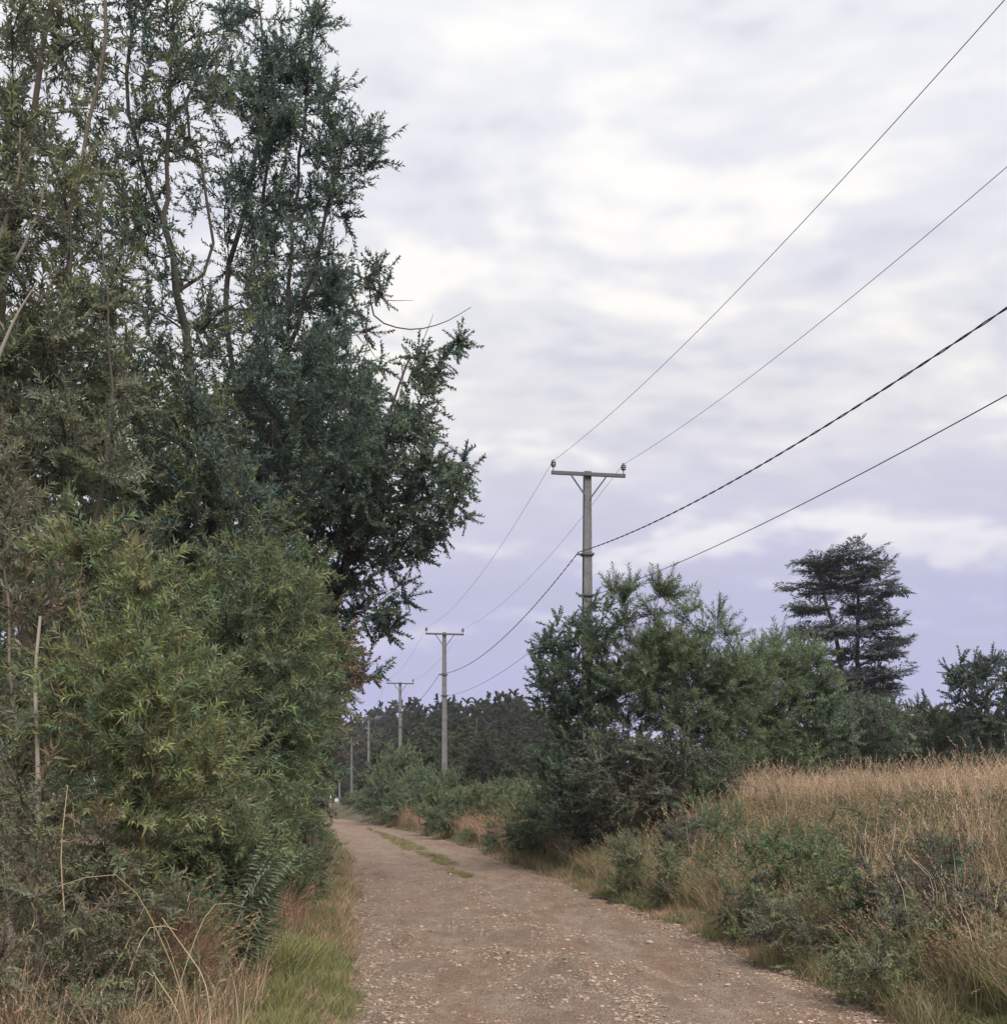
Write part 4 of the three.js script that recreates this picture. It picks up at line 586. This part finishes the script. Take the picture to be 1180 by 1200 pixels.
function wire(name, label, off, h, rad, k, strands, mat) {
  const G = [], perp = V(Math.cos(lineYaw), 0, -Math.sin(lineYaw));
  for (let i = 0; i < poleD.length - 1; i++) {
    const P = (d) => V(lineX(d), h, -d).addScaledVector(perp, off).add(V(0, 0, 0.12)), a = P(poleD[i]), b = P(poleD[i + 1]), L = a.distanceTo(b), sag = k * L * L;
    const S = (t) => { const p = a.clone().lerp(b, t); p.y -= 4 * sag * t * (1 - t); return p; };
    const ns = i < 2 ? strands : 1, n = ns > 1 ? Math.round(L / 0.09) : 40;
    for (let s = 0; s < ns; s++) { const g = new Geo(), Q = [], R = []; for (let j = 0; j <= n; j++) { const t = j / n, p = S(t); if (ns > 1) { const ph = t * L / 0.75 * 6.283 + s * 6.283 / ns; p.y += Math.sin(ph) * rad * 1.1; p.addScaledVector(perp, Math.cos(ph) * rad * 1.1); } Q.push(p); R.push(ns > 1 ? rad : rad * (strands > 1 ? 1.6 : 1)); } tube(g, Q, R, 5, [1, 1, 1]); const b2 = g.build(); b2.deleteAttribute('color'); G.push(b2); }
  }
  const m = new THREE.Mesh(mergeGeometries(G), mat); m.name = numbered(name); m.castShadow = true; scene.add(m); tag(m, label, 'wire');
}
wire('power_wire', 'thin bare wire on the insulators at the road side ends of the crossarms', -(ARM - 0.03), 9.335, 0.0048, 0.00085, 1, wireMat);
wire('power_wire', 'thin bare wire on the insulators at the field side ends of the crossarms', ARM - 0.03, 9.335, 0.0048, 0.00080, 1, wireMat);
wire('bundled_cable', 'thick twisted black cable clamped to the poles below the crossarms', -0.22, 7.27, 0.0068, 0.00092, 2, cableMat);
wire('lower_cable', 'plain black cable lowest of the lines on the poles', 0.17, 6.3, 0.0068, 0.00062, 1, cableMat);

// pale pipe frame at the bend
{ const p = G0(382, 120), g = thing('pipe_frame', 'small pale bent pipe frame beside the road bend', 'frame', p), m = new THREE.MeshStandardMaterial({ roughness: 0.6 }); m.color.setRGB(0.55, 0.55, 0.52);
  const c = new THREE.CatmullRomCurve3([V(-0.45, 0, 0), V(-0.45, 3.2, 0), V(-0.3, 3.6, 0), V(0, 3.7, 0), V(0.3, 3.6, 0), V(0.45, 3.2, 0), V(0.45, 0, 0)]); part('bent_pipe', new THREE.TubeGeometry(c, 40, 0.07, 8), m, g); }

renderer.render(scene, camera);
